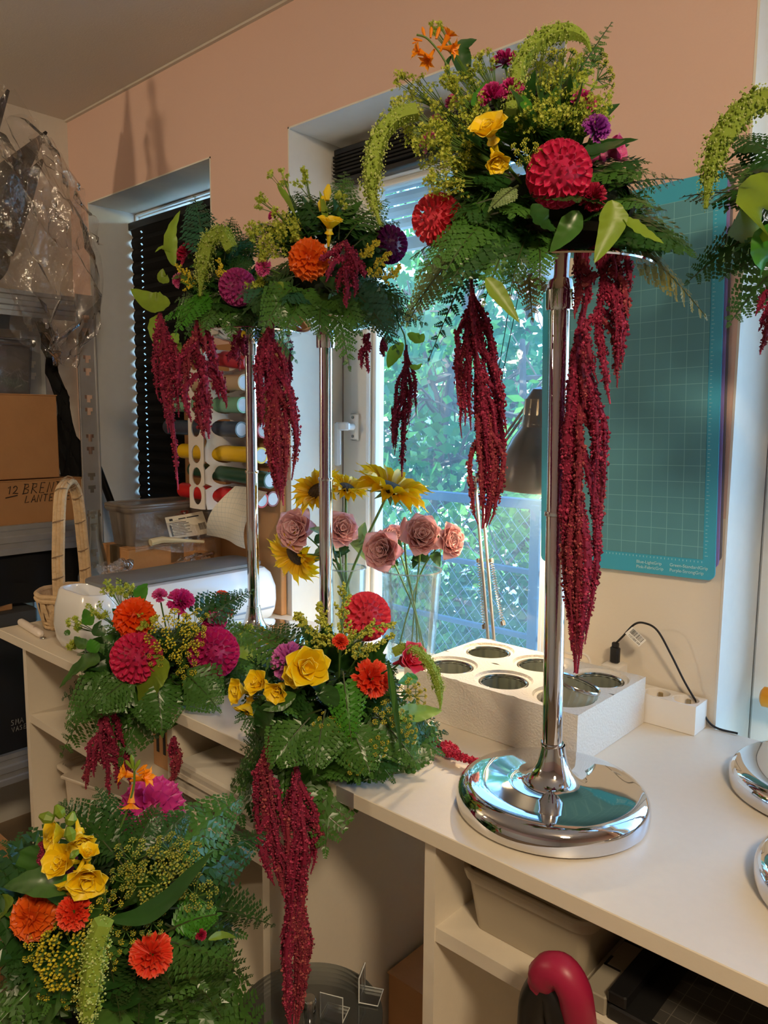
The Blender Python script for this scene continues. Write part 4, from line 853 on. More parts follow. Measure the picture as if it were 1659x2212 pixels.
# ================================================================ contents of the right shelf unit
rz_ = .7386; M_gbin = mat('grey_bin_plastic', C(176, 164, 142), .3)
tub('grey_bin', (-.552, .765, rz_), (-.372, 1.16, .824), 'grey beige plastic bin on the top shelf below the chrome stand', M_gbin, cat='bin', taper=.014, rimw=.005)
tm = thing('paper_trimmer', (-.22, .86, rz_), 'black guillotine paper trimmer with a dark pink handle', 'paper trimmer'); Rz = Matrix.Translation((-.22, .92, rz_)) @ Matrix.Rotation(.0, 4, 'Z')
MB().box((-.120, -.17, .0), (.26, .26, .018), .003, M=Rz).build('board', mat('trimmer_black', C(24, 24, 25), .5), tm, False)
MB().box((-.072, -.16, .0182), (.24, .25, .0190), M=Rz).build('grid_surface', grid_mat('trimmer_grid', C(62, 60, 56), C(104, 100, 92), .02, .0008, (0, 1), .6), tm, False)
MB().box((-.150, -.17, .0), (-.121, .26, .022), .002, M=Rz).build('ruler', mat('ruler_grey', C(150, 142, 126), .5), tm, False)
tk = MB()
for k in range(7): tk.box((-.148, -.12+k*.055, .0222), (-.128, -.117+k*.055, .0226), M=Rz).box((-.1485, -.12+k*.055, .0222), (-.1455, -.100+k*.055, .0226), M=Rz)
tk.build('ruler_marks', M_ink, tm, False)
MB().box((-.120, -.17, .020), (-.098, .26, .034), .002, M=Rz).build('blade_arm', mat('blade_dark', C(38, 38, 40), .35, .5), tm, False)
hq = [ony(u, v, y) for u, v, y in ((1150, 2215, .700), (1160, 2150, .690), (1195, 2105, .688), (1230, 2120, .690), (1245, 2180, .700), (1250, 2215, .715))]
MB().tube(catmull([ony(1152, 2225, .706), ony(1158, 2165, .700), ony(1180, 2128, .698), ony(1200, 2140, .698), ony(1212, 2190, .700), ony(1220, 2225, .706)], 5), .019, 12).build('handle_grip', mat('grip_black', C(24, 24, 25), .4), tm)
def hnd(u, v):
    k = v; pth = catmull([ony(1172, 2120, .692), ony(1200, 2093, .690), ony(1232, 2112, .690), ony(1246, 2165, .695), ony(1252, 2220, .706)], 5); i = min(int(k*(len(pth)-1)), len(pth)-2); w = k*(len(pth)-1)-i
    return pth[i]*(1-w)+pth[i+1]*w
pth = catmull([ony(1165, 2130, .694), ony(1185, 2098, .690), ony(1215, 2100, .690), ony(1240, 2140, .693), ony(1250, 2190, .700), ony(1254, 2225, .708)], 5)
MB().tube(pth, [.008]+[.015]*2+[.0185]*(len(pth)-4)+[.013], 12).build('handle_cover', mat('handle_pink', C(160, 28, 66), .4), tm)
# box on the floor under the worktop
carton('cardboard_box', (-.905, 1.02, .0006), (-.625, 1.28, .34), 'brown cardboard box on the floor in the knee space', True, M_card)
# ================================================================ flower kit
TC = -FW
LEAF = {'dark': mat('leaf_dark', C(44, 84, 34), .32, noise=(30, .25), trans=.18), 'mid': mat('leaf_mid', C(74, 120, 48), .30, noise=(30, .22), trans=.25), 'bright': mat('leaf_bright', C(70, 140, 34), .4, noise=(30, .18), trans=.3), 'lime': mat('leaf_lime', C(138, 166, 48), .40, noise=(26, .16), trans=.35), 'pale': mat('leaf_pale', C(128, 152, 92), .42, noise=(26, .18), trans=.25), 'olive': mat('leaf_olive', C(132, 128, 66), .5, noise=(30, .3), trans=.25), 'blue': mat('leaf_blue', C(50, 100, 72), .32, noise=(30, .2), trans=.2)}
M_stem = mat('flower_stem', C(86, 120, 48), .5); M_rachis = mat('fern_rachis', C(58, 70, 34), .5); M_fuzz = mat('foam_green', C(22, 36, 20), .9, bump=(90, .6))
def petmat(n, a, b, c):
    a = tuple(.3*x+.7*y for x, y in zip(a, b))                     # pigment only: the rim is paler, the depth of the bloom is left to the light
    return mat('petal_'+n, b, .45, trans=.22, ramp=[(0, a), (.55, b), (1, c)])
PET = {'rose': petmat('rose', C(140, 10, 54), C(222, 48, 98), C(246, 120, 146)), 'coral': petmat('coral', C(180, 24, 56), C(238, 72, 92), C(250, 140, 130)), 'pinkmag': petmat('pinkmag', C(120, 6, 66), C(206, 34, 116), C(244, 112, 170)), 'mauve': petmat('mauve', C(106, 20, 76), C(184, 60, 136), C(228, 146, 196)), 'purple': petmat('purple', C(40, 0, 44), C(100, 6, 92), C(138, 30, 122)), 'orange': petmat('orange', C(206, 40, 8), C(246, 86, 12), C(255, 150, 50)), 'orange2': petmat('orange2', C(196, 50, 10), C(240, 110, 26), C(255, 166, 84)), 'magpink': petmat('magpink', C(150, 14, 96), C(214, 62, 150), C(250, 150, 196)), 'magenta': petmat('magenta', C(130, 8, 80), C(206, 34, 128), C(236, 96, 176)), 'pink': petmat('pink', C(176, 40, 110), C(226, 80, 156), C(246, 150, 200)), 'orchid': petmat('orchid', C(150, 50, 130), C(206, 96, 184), C(232, 152, 214)), 'violet': petmat('violet', C(96, 20, 110), C(160, 56, 170), C(200, 110, 206)), 'coralred': petmat('coralred', C(196, 26, 20), C(240, 66, 38), C(255, 126, 82)), 'gold': petmat('gold', C(246, 190, 0), C(255, 224, 24), C(255, 242, 120)), 'amber': petmat('amber', C(226, 90, 0), C(250, 146, 4), C(255, 186, 40)), 'sun': petmat('sun', C(226, 150, 0), C(248, 206, 16), C(252, 226, 60)), 'blush': petmat('blush', C(206, 128, 130), C(236, 184, 186), C(248, 216, 218)), 'crimson': petmat('crimson', C(90, 4, 30), C(170, 18, 60), C(214, 60, 100)), 'alstro': petmat('alstro', C(220, 50, 80), C(240, 70, 104), C(250, 140, 150))}
def petal_mesh(name, m, wf, cup, hood, nu=6, nv=4, frill=0., back=0.):
    """unit petal along +X, face towards +Z; t runs to the rim"""
    def f(u, v):
        y = (v-.5)*2; u = math.sin(u*math.pi/2); w = wf(u); z = cup*w*y*y*.5 + hood*u**3 - back*max(0, u-.6)**2*2.2
        if frill: z += frill*u*math.sin(y*9+u*3); u = u*(1+.10*math.sin(y*17)*u)
        return Vector((u*(1-.10*y*y*(u > .75)), y*w*.5, z))
    return MB().grid(f, nu, nv, t=lambda u, v: .78*u+.22*abs(v-.5)*2*u).mesh(name, m, smooth='all')
WF = {'ball': lambda u: .55+.45*math.sin(min(1, u/.62)*1.57) if u < .62 else math.sqrt(max(0, 1-((u-.62)/.385)**2)), 'deco': lambda u: .35+.65*math.sin(u/.66*1.57) if u < .66 else max(.04, math.cos((u-.66)/.34*1.5)), 'obov': lambda u: .32+.68*math.sin(u/.62*1.57) if u < .62 else math.sqrt(max(.0, 1-((u-.62)/.3801)**3)), 'fan': lambda u: .12+1.15*u, 'thin': lambda u: .35+.65*math.sin(min(1, u/.5)*1.57) if u < .5 else max(.02, 1-((u-.5)/.5)**1.6), 'wide': lambda u: .55+.75*math.sin(min(1, u/.6)*1.57) if u < .6 else 1.3*math.sqrt(max(0, 1-((u-.6)/.4001)**3))}
PM = {}
def pmesh(kind, colr):
    k = (kind, colr)
    if k not in PM:
        m = PET[colr]
        PM[k] = {'ball': lambda: petal_mesh('petal', m, WF['ball'], .95, .22), 'deco': lambda: petal_mesh('petal', m, WF['deco'], .55, -.10), 'free': lambda: petal_mesh('petal', m, WF['obov'], .55, .06, 10, 8, back=.30), 'carn': lambda: petal_mesh('petal', m, WF['fan'], .05, .0, 6, 10, frill=.13), 'thin': lambda: petal_mesh('petal', m, WF['thin'], .4, -.12), 'wide': lambda: petal_mesh('petal', m, WF['wide'], .75, .14, 9, 8, back=.7)}[kind]()
    return PM[k]
def bloom(parent, name, pos, axis, Rr, kind, colr, N, th1, ln, wd, alpha, base=.35, th0=0.0, pw=.5, jit=.06, label=None, core=None, pname='petal'):
    """flower head: core mesh (the part) with every petal a sub-part on shared mesh data"""
    axis = Vector(axis).normalized(); pos = Vector(pos); a = axis.orthogonal().normalized(); b = axis.cross(a)
    cr = MB().lathe([(0, -.30*Rr), (.30*Rr, -.22*Rr), (.42*Rr*base/.35, 0), (.30*Rr*base/.35, .24*Rr), (0, .34*Rr*base/.35)], n=10, M=frame(a, axis, pos))
    head = cr.build(name, core or PET[colr], parent); me = pmesh(kind, colr)
    if label: head['label'] = label
    for i in range(N):
        f = ((i+.5)/N)**pw; th = th0+(th1-th0)*f; ph = i*2.39996+R(-jit, jit)
        rad = a*math.cos(ph)+b*math.sin(ph); al = alpha(th)+R(-jit, jit)
        p0 = pos+(axis*math.cos(th)+rad*math.sin(th))*Rr*base; d = axis*math.cos(al)+rad*math.sin(al); up = axis*math.sin(al)-rad*math.cos(al)
        M = frame(d, up+rvec(.08), p0) @ S3(Rr*ln(f), Rr*wd(f), Rr*ln(f)); inst(pname, me, head, M)
    return head
def ball_dahlia(p, pos, ax, Rr, col, label): return bloom(p, 'dahlia', pos, ax, Rr, 'ball', col, 125, math.radians(125), lambda f: .24+.20*f, lambda f: .17+.21*f, lambda t: t+.30+.20*min(1, t), base=.72, label=label)
def deco_dahlia(p, pos, ax, Rr, col, label): return bloom(p, 'dahlia', pos, ax, Rr, 'deco', col, 66, math.radians(108), lambda f: .34+.44*f, lambda f: .22+.36*f, lambda t: t*1.05+.12, base=.34, label=label, jit=.12)
def carnation(p, pos, ax, Rr, col, label):
    h = bloom(p, 'carnation', pos, ax, Rr, 'carn', col, 24, math.radians(88), lambda f: .82+.12*f, lambda f: .62, lambda t: t*1.0, base=.10, jit=.35, pw=.6, label=label, core=LEAF['mid']); return h
def freesia(p, pos, ax, Rr, col='gold', label='yellow freesia blossom', double=True):
    pos = Vector(pos); ax = Vector(ax).normalized(); h = bloom(p, 'freesia', pos, ax, Rr, 'free', col, 7, math.radians(60), lambda f: 1.0, lambda f: .98, lambda t: math.radians(40)+t*.15, base=.12, th0=math.radians(50), jit=.12, label=label)
    if double:
        me = pmesh('free', col); a = ax.orthogonal().normalized(); b = ax.cross(a)
        for i in range(7):
            ph = i*1.3+R(); al = math.radians(R(8, 34)); rad = a*math.cos(ph)+b*math.sin(ph); inst('petal', me, h, frame(ax*math.cos(al)+rad*math.sin(al), ax*math.sin(al)-rad*math.cos(al), pos) @ S3(Rr*R(.65, .9), Rr*.6, Rr*.8))
    MB().tube([pos-ax*Rr*1.0, pos-ax*Rr*.5, pos+ax*Rr*.1], [Rr*.07, Rr*.13, Rr*.2], 8).build('flower_tube', PET[col], h); return h
# ---- leaves and ferns
def pinna_mesh(name, m, nl=6, wob=0):
    r_ = random.Random(wob); mb = MB()
    def P(x, y): return (x, y, -.22*x*x+.02*math.sin(9*x)+.10*abs(y)*0)
    mb.add([P(0, .012), P(0, -.012), P(.97, 0)], [(0, 1, 2)])
    for i in range(nl):
        s = .03+.90*i/nl; l = .36*(1-s)**.75+.06; w = .092*(1-s)**.35+.02
        for sg in (-1, 1):
            d = (math.cos(.95), sg*math.sin(.95)); n_ = (-d[1]*sg, d[0]*sg); x0 = s+(.03 if sg > 0 else 0); k = l*(1+r_.uniform(-.12, .12)); zt = r_.uniform(-.05, .03)
            q = [(x0, 0), (x0+d[0]*k*.40-n_[0]*w, sg*0+d[1]*k*.40-n_[1]*w), (x0+d[0]*k, d[1]*k), (x0+d[0]*k*.45+n_[0]*w, d[1]*k*.45+n_[1]*w)]
            b = P(*q[0]); e = [P(*z) for z in q]; e[2] = (e[2][0], e[2][1], e[2][2]+zt); e[1] = (e[1][0], e[1][1], e[1][2]-.02)
            mb.add(e, [(0, 1, 2), (0, 2, 3)])
    return mb
PIN = {}
def pinna(c, w):
    if (c, w) not in PIN: PIN[(c, w)] = pinna_mesh('leaflet', LEAF[c], 5, w).mesh('leaflet', LEAF[c], smooth=False)
    return PIN[(c, w)]
def fern(parent, p0, p1, w, colr, nrm=None, lift=.12, parts=True, nq=9):
    p0, p1 = Vector(p0), Vector(p1); L = (p1-p0).length; mid = (p0+p1)/2+Vector((0, 0, lift*L))+rvec(.03)*L
    path = bez(p0, mid, p1, 14); n = nrm or (TC*1.0+Vector((0, 0, .40))+rvec(.32)); rc = MB().tube(path, [.0013*(1-.6*i/14) for i in range(15)], 5)
    fr = None
    if parts: fr = rc.build('fern_frond', M_rachis, parent)
    else: big = MB(); src = pinna_mesh('x', LEAF[colr], 5, random.randint(0, 3))
    for i in range(nq*2+1):
        s = .16+.82*(i//2+.5*(i % 2))/nq; s = min(s, .995); k = s*14; j = min(int(k), 13); q = path[j]*(1-(k-j))+path[j+1]*(k-j); tg = (path[j+1]-path[j]).normalized()
        nn = (n-tg*n.dot(tg)).normalized(); sd_ = tg.cross(nn)*(1 if i % 2 else -1); g = (1-s)/.84; prof = (g**.8)*(1 if s > .25 else .85); ln = max(w*.66*prof+w*.08, .005)
        last = (i == nq*2); d = tg if last else (sd_*math.cos(.62)+tg*math.sin(.62)); ln = ln*(1.3 if last else 1)
        sy = min(1.0, max(.40, 1.55*(L*.82/nq)/(.5*ln))); M = frame(d, nn+rvec(.22), q) @ S3(ln, ln*(1.0 if last else sy), ln)
        if parts: inst('leaflet', pinna(colr, random.randint(0, 3)), fr, M)
        else: big.add([M @ Vector(v) for v in src.v], src.f)
    if not parts: big.add(rc.v, rc.f); fr = big.build('fern_frond', LEAF[colr], parent, False)
    return fr
def leaf(parent, pts, w, colr, nrm=None, name='leaf', fold=.25, nq=18):
    path = catmull(pts, 6); m = len(path)-1; n0 = nrm or (TC*.8+Vector((0, 0, .5))+rvec(.25))
    def f(u, v):
        k = u*m; j = min(int(k), m-1); q = path[j]*(1-(k-j))+path[j+1]*(k-j); tg = (path[min(j+1, m)]-path[max(j-1, 0)]).normalized(); nn = (n0-tg*n0.dot(tg)).normalized(); sd_ = tg.cross(nn); y = (v-.5)*2
        ww = w*.5*max(.015, (u/.34)**.62 if u < .34 else 1-((u-.34)/.66)**1.55); return q+sd_*y*ww+nn*(fold*ww*abs(y)**1.3+.10*ww*math.sin(u*34-abs(y)*3)*abs(y))
    return MB().grid(f, nq, 6).build(name, LEAF[colr], parent, 'all')
# ---- blobs: amaranth strands, froth, umbels
_O = np.array([(1, 0, 0), (-1, 0, 0), (0, 1, 0), (0, -1, 0), (0, 0, 1), (0, 0, -1)], float); _OF = [(0, 2, 4), (2, 1, 4), (1, 3, 4), (3, 0, 4), (2, 0, 5), (1, 2, 5), (3, 1, 5), (0, 3, 5)]
def blobs(mb, P, r, t=None):
    P = np.asarray(P, float); n = len(P); r = np.broadcast_to(np.asarray(r, float), (n,)); A = rng.random((n, 3))*.5+.75; V = (P[:, None, :]+_O[None]*A[:, None, :]*r[:, None, None]).reshape(-1, 3); k = len(mb.v)
    mb.v.extend(map(tuple, V.tolist())); mb.f.extend([(a+k+6*i, b+k+6*i, c+k+6*i) for i in range(n) for a, b, c in _OF]); tt = rng.random(n) if t is None else np.broadcast_to(t, (n,)); mb.t.extend(np.repeat(tt, 6).tolist())
M_am = mat('amaranth_red', C(150, 14, 50), .75, ramp=[(0, C(86, 4, 36)), (.6, C(142, 16, 60)), (1, C(204, 66, 104))], trans=.1)
M_am2 = mat('amaranth_faded', C(160, 40, 50), .8, ramp=[(0, C(104, 16, 40)), (.6, C(146, 40, 62)), (1, C(196, 104, 98))], trans=.1)
M_ag = mat('amaranth_green', C(140, 160, 50), .75, ramp=[(0, C(112, 140, 34)), (.6, C(160, 184, 66)), (1, C(214, 226, 140))], trans=.25)
def strand(parent, path, r0, m, name='strand', dens=1.0, fuzz=0.):
    P = np.array([tuple(p) for p in path]); seg = np.linalg.norm(np.diff(P, axis=0), axis=1); Lc = np.concatenate([[0], np.cumsum(seg)]); L = Lc[-1]
    n = int(max(40, min(700 if dens < 2 else 2600, 11*dens*L/r0))); s = np.sort(rng.random(n)); q = np.stack([np.interp(s*L, Lc, P[:, c]) for c in range(3)], 1); prof = r0*np.clip(np.minimum(1.0, .45+s*4), 0, 1)*np.clip((1.04-s)*3.2, .25, 1)*(1+.15*np.sin(s*40+rng.random()*6))
    d = rng.normal(size=(n, 3)); d /= np.linalg.norm(d, axis=1)[:, None]; mb = MB(); mb.tube(path, [r0*(.55 if dens < 2 else .8)*min(1, max(.2, (1-i/(len(path)-1))*3)) for i in range(len(path))], 5, t=.5)
    blobs(mb, q+d*prof[:, None]*(.82 if dens < 2 else .9), prof*(.30 if dens < 2 else .13)*(.7+.6*rng.random(n)))
    if fuzz: e = rng.normal(size=(n, 3)); e /= np.linalg.norm(e, axis=1)[:, None]; blobs(mb, q+e*prof[:, None]*1.12, prof*.07, 1.0)
    return mb.build(name, m, parent, False)
class Arr:
    def __init__(s, base, cpx, D, Rm, label, foam=(.07, .07, .045), fz=.03, tray=True):
        s.root = thing('flower_arrangement', base, label, 'flower arrangement', 'flower arrangements'); s.c = cpx; s.D = D; s.R = Rm; s.C = at(cpx[0], cpx[1], D); s.rp = Rm*PF/D; s.base = Vector(base)
        b = s.base
        if tray: MB().lathe([(0, .0012), (foam[0]*.75, .0012), (foam[0]*.95, .010), (foam[0]*.97, .020), (0, .020)], b, 28).build('tray', mat('black_tray', C(16, 18, 16), .5), s.root)
        crumple(lambda u, v: b+Vector((foam[0]*math.sin(math.pi*u)*math.cos(6.283*v), foam[1]*math.sin(math.pi*u)*math.sin(6.283*v), .020+fz+foam[2]*math.cos(math.pi*u))), 10, 16, .003, 9, 1).build('floral_foam', M_fuzz, s.root)
    def P(s, u, v, t=None):
        if t is None:
            q = math.hypot(u-s.c[0], v-s.c[1])/s.rp; t = .9*math.sqrt(max(0, 1-q*q)) if q < 1 else -.0
        return at(u, v, s.D-t*s.R)
    def N(s, p, cam_=.55, upw=.15): return ((Vector(p)-s.C).normalized()+TC*cam_+Vector((0, 0, upw))).normalized()
    def sz(s, px_, p): return pxsize(px_, depth(p))
    def flower(s, fn, u, v, dpx, col, label, t=None, ax=None, k=1.0):
        p = s.P(u, v, t); Rr = s.sz(dpx/2, p)*k; n = s.N(p) if ax is None else (RT*ax[0]-UP*ax[1]+TC*ax[2]).normalized(); h = fn(s.root, p-n*Rr*.25, n, Rr, col, label)
        q = s.base+Vector((0, 0, .03)); MB().tube(bez(p-n*Rr*.4, p-n*Rr*1.6, q, 6), .0016, 5).build('stem', M_stem, h); return h
    def ball(s, u, v, d, c, lb, **k): return s.flower(ball_dahlia, u, v, d, c, lb, **k)
    def deco(s, u, v, d, c, lb, **k): return s.flower(deco_dahlia, u, v, d, c, lb, **k)
    def carn(s, u, v, d, c, lb='ruffled carnation', **k): return s.flower(carnation, u, v, d, c, lb, **k)
    def free(s, u, v, d, ax=(0, 0, 1), c='gold', lb='yellow freesia blossom', **k): return s.flower(freesia, u, v, d, c, lb, ax=ax, k=1.12, **k)
    def fern(s, u0, v0, u1, v1, w, c='mid', t0=None, t1=None, lift=.10, parts=True, nrm=None):
        p0 = s.P(u0, v0, t0) ; p0 = s.C.lerp(p0, .85); p1 = s.P(u1, v1, t1); return fern(s.root, p0, p1, s.sz(w, p1), c, nrm, lift, parts)
    def hangf(s, *a): return s.fern(*a[:6], t0=.55, t1=a[6] if len(a) > 6 else .92, lift=.16)
    def leaf(s, pts, w, c, t=None, nrm=None, dt=0.0):
        P = [s.P(u, v, t if t is not None else None)+TC*dt*i for i, (u, v) in enumerate(pts)]; return leaf(s.root, P, s.sz(w, P[0]), c, nrm)
    def fill(s, n, col, rr=(.35, .8), wl=(.45, .75)):
        for i in range(n):
            ph = 2*math.pi*(i+R())/n; d = (RT*math.cos(ph)+FW*math.sin(ph)*.8+Vector((0, 0, R(-.45, .55)))).normalized(); p0 = s.C+d*s.R*.12; p1 = s.C+d*s.R*R(*rr)*1.25
            fern(s.root, p0, p1, s.R*R(*wl)*1.25, random.choice(col), d*.2+TC*.5+Vector((0, 0, .6)), .1, False, 6)
        for i in range(n):
            d = (RT*R(-1, 1)+TC*R(-.3, 1)+Vector((0, 0, R(-.5, 1)))).normalized(); p0 = s.C+d*s.R*.35; leaf(s.root, [p0, p0+d*s.R*.2+rvec(.01), p0+d*s.R*.42+rvec(.02)], s.R*R(.2, .36), random.choice(col))
    def skirt(s, n, col, rr=(.85, 1.2), dn=(.25, .9), w=.75, onto=None):
        b = s.base+Vector((0, 0, .03))
        for i in range(n):
            ph = 2*math.pi*(i+.6*R())/n; d = RT*math.cos(ph)-Vector((FW.x, FW.y, 0)).normalized()*math.sin(ph)*.9; p1 = b+d*s.R*R(*rr)-Vector((0, 0, s.R*R(*dn)))
            if onto and p1.y > TF-.02: p1.z = max(p1.z, onto+.03)
            fern(s.root, b+d*s.R*.2, p1, s.R*w*R(.8, 1.2), random.choice(col), d*.5+TC*.6+Vector((0, 0, .5)), .22, False, 8)
    def tassel(s, path, hw, ns, th, t=0., m=None, tip=True, pts=None, last=(.0, .62), name='amaranth_tassel'):
        m = m or M_am; A = pts or [s.P(u, v, t) for u, v in path]; C_ = catmull(A, 8); n = len(C_)-1; dd = depth(A[0]); st = MB().tube(C_, [pxsize(th*.4, dd)*(1-.6*i/n) for i in range(n+1)], 6); root = st.build(name, m, s.root); r0 = pxsize(th*.92, dd)
        H = lambda f: np.interp(f*(len(hw)-1), range(len(hw)), hw)
        ns = int(ns*1.35)
        for k in range(ns):
            a = last[0]+(last[1]-last[0])*(k+.5*R())/ns; ln = R(.26, .46); e = min(1.0 if k < ns-1 else 1.0, a+ln); off = R(-1, 1); dep = R(-1, 1); pp = []
            if tip and k == ns-1: off = 0; dep = 0; e = 1.0; a = .55
            for q in range(9):
                f = a+(e-a)*q/8; x = f*n; j = min(int(x), n-1); c = C_[j]*(1-(x-j))+C_[j+1]*(x-j); g = min(1, q/2.5)*(1+.30*q/8); w = pxsize(float(H(min(1, f))), dd); pp.append(c+RT*off*w*g+TC*dep*w*.6*g+rvec(.0012))
            strand(root, pp, r0*R(.8, 1.15), m if (m is not M_am or R() > (.12 if a < .4 else .45)) else M_am2, 'strand')
        return root
    def drop(s, path, w, t=None, m=None, name='green_amaranth'):
        A = [s.P(u, v, t) for u, v in path]; C_ = catmull(A, 8); h = strand(s.root, C_, s.sz(w/2, A[0]), m or M_ag, name, dens=5.5, fuzz=1); return h
    def froth(s, u, v, rpx, n=130, t=None, m=None, name='alchemilla_sprig', sz=4.6):
        p = s.P(u, v, t); r = s.sz(rpx, p); mb = MB(); st = MB(); n = int(n*1.9); root = s.C.lerp(p, .35); k = max(4, n//14)
        for i in range(k):
            d = Vector(tuple(rng.normal(size=3))).normalized(); c = p+d*r*R(.35, 1)
            st.tube([root, p.lerp(root, .3)+d*r*.2, c], [.0009, .0006, .0004], 4); q = np.array(tuple(c))+rng.normal(size=(14, 3))*r*.13; sz_ = s.sz(sz, p)
            for c2 in q:
                a = Vector(tuple(rng.normal(size=3))).normalized(); b = a.orthogonal().normalized(); cc = a.cross(b); c2 = Vector(tuple(c2)); vs = [c2]
                for j in range(10): rr = sz_*(1.0 if j % 2 == 0 else .42); ang = j*.6283; vs.append(c2+(b*math.cos(ang)+cc*math.sin(ang))*rr+a*rr*.25)
                mb.add(vs, [(0, 1+j, 1+(j+1) % 10) for j in range(10)], R())
        h = st.build(name, M_stem, s.root); mb.build('florets', m or M_alch, h, False, kind='stuff'); return h
    def umbel(s, u, v, rpx, n=16, t=None, m=None, ax=None, name='dill_umbel', fl=13):
        p = s.P(u, v, t); r = s.sz(rpx, p); n_ = (s.N(p, .5, .5) if ax is None else (RT*ax[0]-UP*ax[1]+TC*ax[2]).normalized()); a = n_.orthogonal().normalized(); b = n_.cross(a); node = p-n_*r*.75; st = MB(); fm = MB()
        st.tube([s.C.lerp(node, .25), node], .0011, 5)
        for i in range(n):
            th = math.radians(62)*math.sqrt((i+.4)/n); ph = i*2.4; d = n_*math.cos(th)+(a*math.cos(ph)+b*math.sin(ph))*math.sin(th); e = node+d*r*R(.95, 1.15); st.tube([node, e], .00055, 4)
            Q = []
            for j in range(fl):
                t2 = math.radians(78)*math.sqrt((j+.4)/fl); p2 = j*2.4; a2 = d.orthogonal().normalized(); b2 = d.cross(a2); d2 = d*math.cos(t2)+(a2*math.cos(p2)+b2*math.sin(p2))*math.sin(t2); e2 = e+d2*r*.22; st.tube([e, e2], .00035, 3, False); Q.append(tuple(e2))
            blobs(fm, Q, r*.058)
        h = st.build(name, M_stem, s.root, False); fm.build('florets', m or M_dill, h, False, kind='stuff'); return h
    def plume(s, pts, w, n=260, t=None, m=None, name='solidago_plume'):
        P = catmull([s.P(u, v, t) for u, v in pts], 6); st = MB().tube(P, .0011, 5); Q = []; W = s.sz(w, P[0])
        for i in range(26):
            f = i/26; j = min(int(f*(len(P)-1)), len(P)-2); c = P[j]; d = (P[j+1]-P[j]).normalized(); sd_ = (d.cross(TC)*R(-1, 1)+TC*R(-.6, .6)+d*.7).normalized(); ln = W*(1-.75*f)*R(.5, 1); e = c+sd_*ln+Vector((0, 0, -.1*ln)); st.tube([c, (c+e)/2+Vector((0, 0, .08*ln)), e], .0005, 3)
            for q in range(max(6, n//26)): k = R(.25, 1); Q.append(tuple(c.lerp(e, k)+Vector((0, 0, .06*ln))+rvec(.0022)))
        h = st.build(name, M_stem, s.root, False); fm = MB(); blobs(fm, Q, .0020); fm.build('florets', m or M_sol, h, False, kind='stuff'); return h
    def croc(s, pts, heads, buds, t=None, d=40):
        P = catmull([s.P(u, v, t) for u, v in pts], 6); h = MB().tube(P, .0013, 6).build('crocosmia', M_stem, s.root, label='orange crocosmia spike with buds')
        for u, v, ax_ in heads:
            p = s.P(u, v, t); ax3 = (RT*ax_[0]-UP*ax_[1]+TC*.35).normalized(); Rr = s.sz(d/2, p); fm = MB(); a = ax3.orthogonal().normalized(); b = ax3.cross(a); src = pmesh('thin', 'amber'); V = [v_.co.copy() for v_ in src.vertices]; F = [tuple(f.vertices) for f in src.polygons]
            fm.tube([p-ax3*Rr*1.5, p-ax3*Rr*.5, p], [Rr*.10, Rr*.20, Rr*.34], 8, t=.6)
            for i in range(6): ph = i*1.047; rad = a*math.cos(ph)+b*math.sin(ph); M = frame(ax3*.62+rad*.8, ax3*.8-rad*.62, p-ax3*Rr*.1) @ S3(Rr*1.15, Rr*.5, Rr); fm.add([M @ q for q in V], F, [.3+.6*q.x for q in V])
            fm.build('blossom', PET['amber'], h)
        for u, v, du, dv, k in buds:
            p = s.P(u, v, t); q = s.P(u+du, v+dv, t); r_ = (q-p).length*.17; MB().tube([p, p.lerp(q, .35), p.lerp(q, .75), q], [r_*.5, r_*.8, r_, r_*.3], 7, t=.6).build('bud', PET['amber'] if k else LEAF['lime'], h)
M_alch = mat('alchemilla_lime', C(168, 182, 48), .6, ramp=[(0, C(150, 170, 36)), (1, C(222, 226, 100))], trans=.3)
M_dill = mat('dill_yellow', C(190, 176, 20), .6, ramp=[(0, C(150, 140, 10)), (1, C(226, 204, 40))])
M_dilo = mat('dill_olive', C(140, 140, 30), .6, ramp=[(0, C(104, 110, 20)), (1, C(172, 168, 50))])
M_sol = mat('solidago_yellow', C(212, 188, 24), .6, ramp=[(0, C(176, 156, 14)), (1, C(236, 214, 60))])
M_solg = mat('solidago_green', C(176, 182, 50), .6, ramp=[(0, C(140, 150, 30)), (1, C(206, 206, 76))])
# ================================================================ arrangements
def dp(v): return depth(v)
# ---- A: on the tall stand in front of the cutting mats
A = Arr((SA.x+LEAN.x, SA.y+LEAN.y, PLZ+.022), (1165, 405), .958, .150, 'lime and pink arrangement with a raspberry dahlia and red tassels hanging over the foam block', (.085, .085, .05), .03)
A.fill(24, ['dark', 'dark', 'mid'])
A.skirt(16, ['dark', 'mid', 'dark'], dn=(.0, .35))
A.ball(1212, 368, 132, 'rose', 'raspberry ball dahlia'); A.ball(932, 472, 104, 'coral', 'coral ball dahlia', t=.25, ax=(-.75, .1, .6))
for u, v, d, c in ((1090, 130, 62, 'magenta'), (1062, 205, 66, 'magenta'), (1104, 190, 56, 'magenta'), (978, 218, 40, 'pink'), (940, 262, 36, 'pink'), (926, 305, 48, 'pink'), (1262, 218, 58, 'magenta'), (1290, 275, 64, 'violet'), (1282, 425, 62, 'crimson')): A.carn(u, v, d, c, {'magenta': 'magenta', 'pink': 'pink', 'violet': 'violet', 'crimson': 'crimson'}[c]+' ruffled blossom')
A.free(1058, 285, 92, (-.35, -.45, .6)); A.free(1072, 345, 60, (.2, .8, .5)); A.free(1322, 330, 78, (.7, -.1, .6), 'pink', 'pink sweet pea blossom', t=.1)
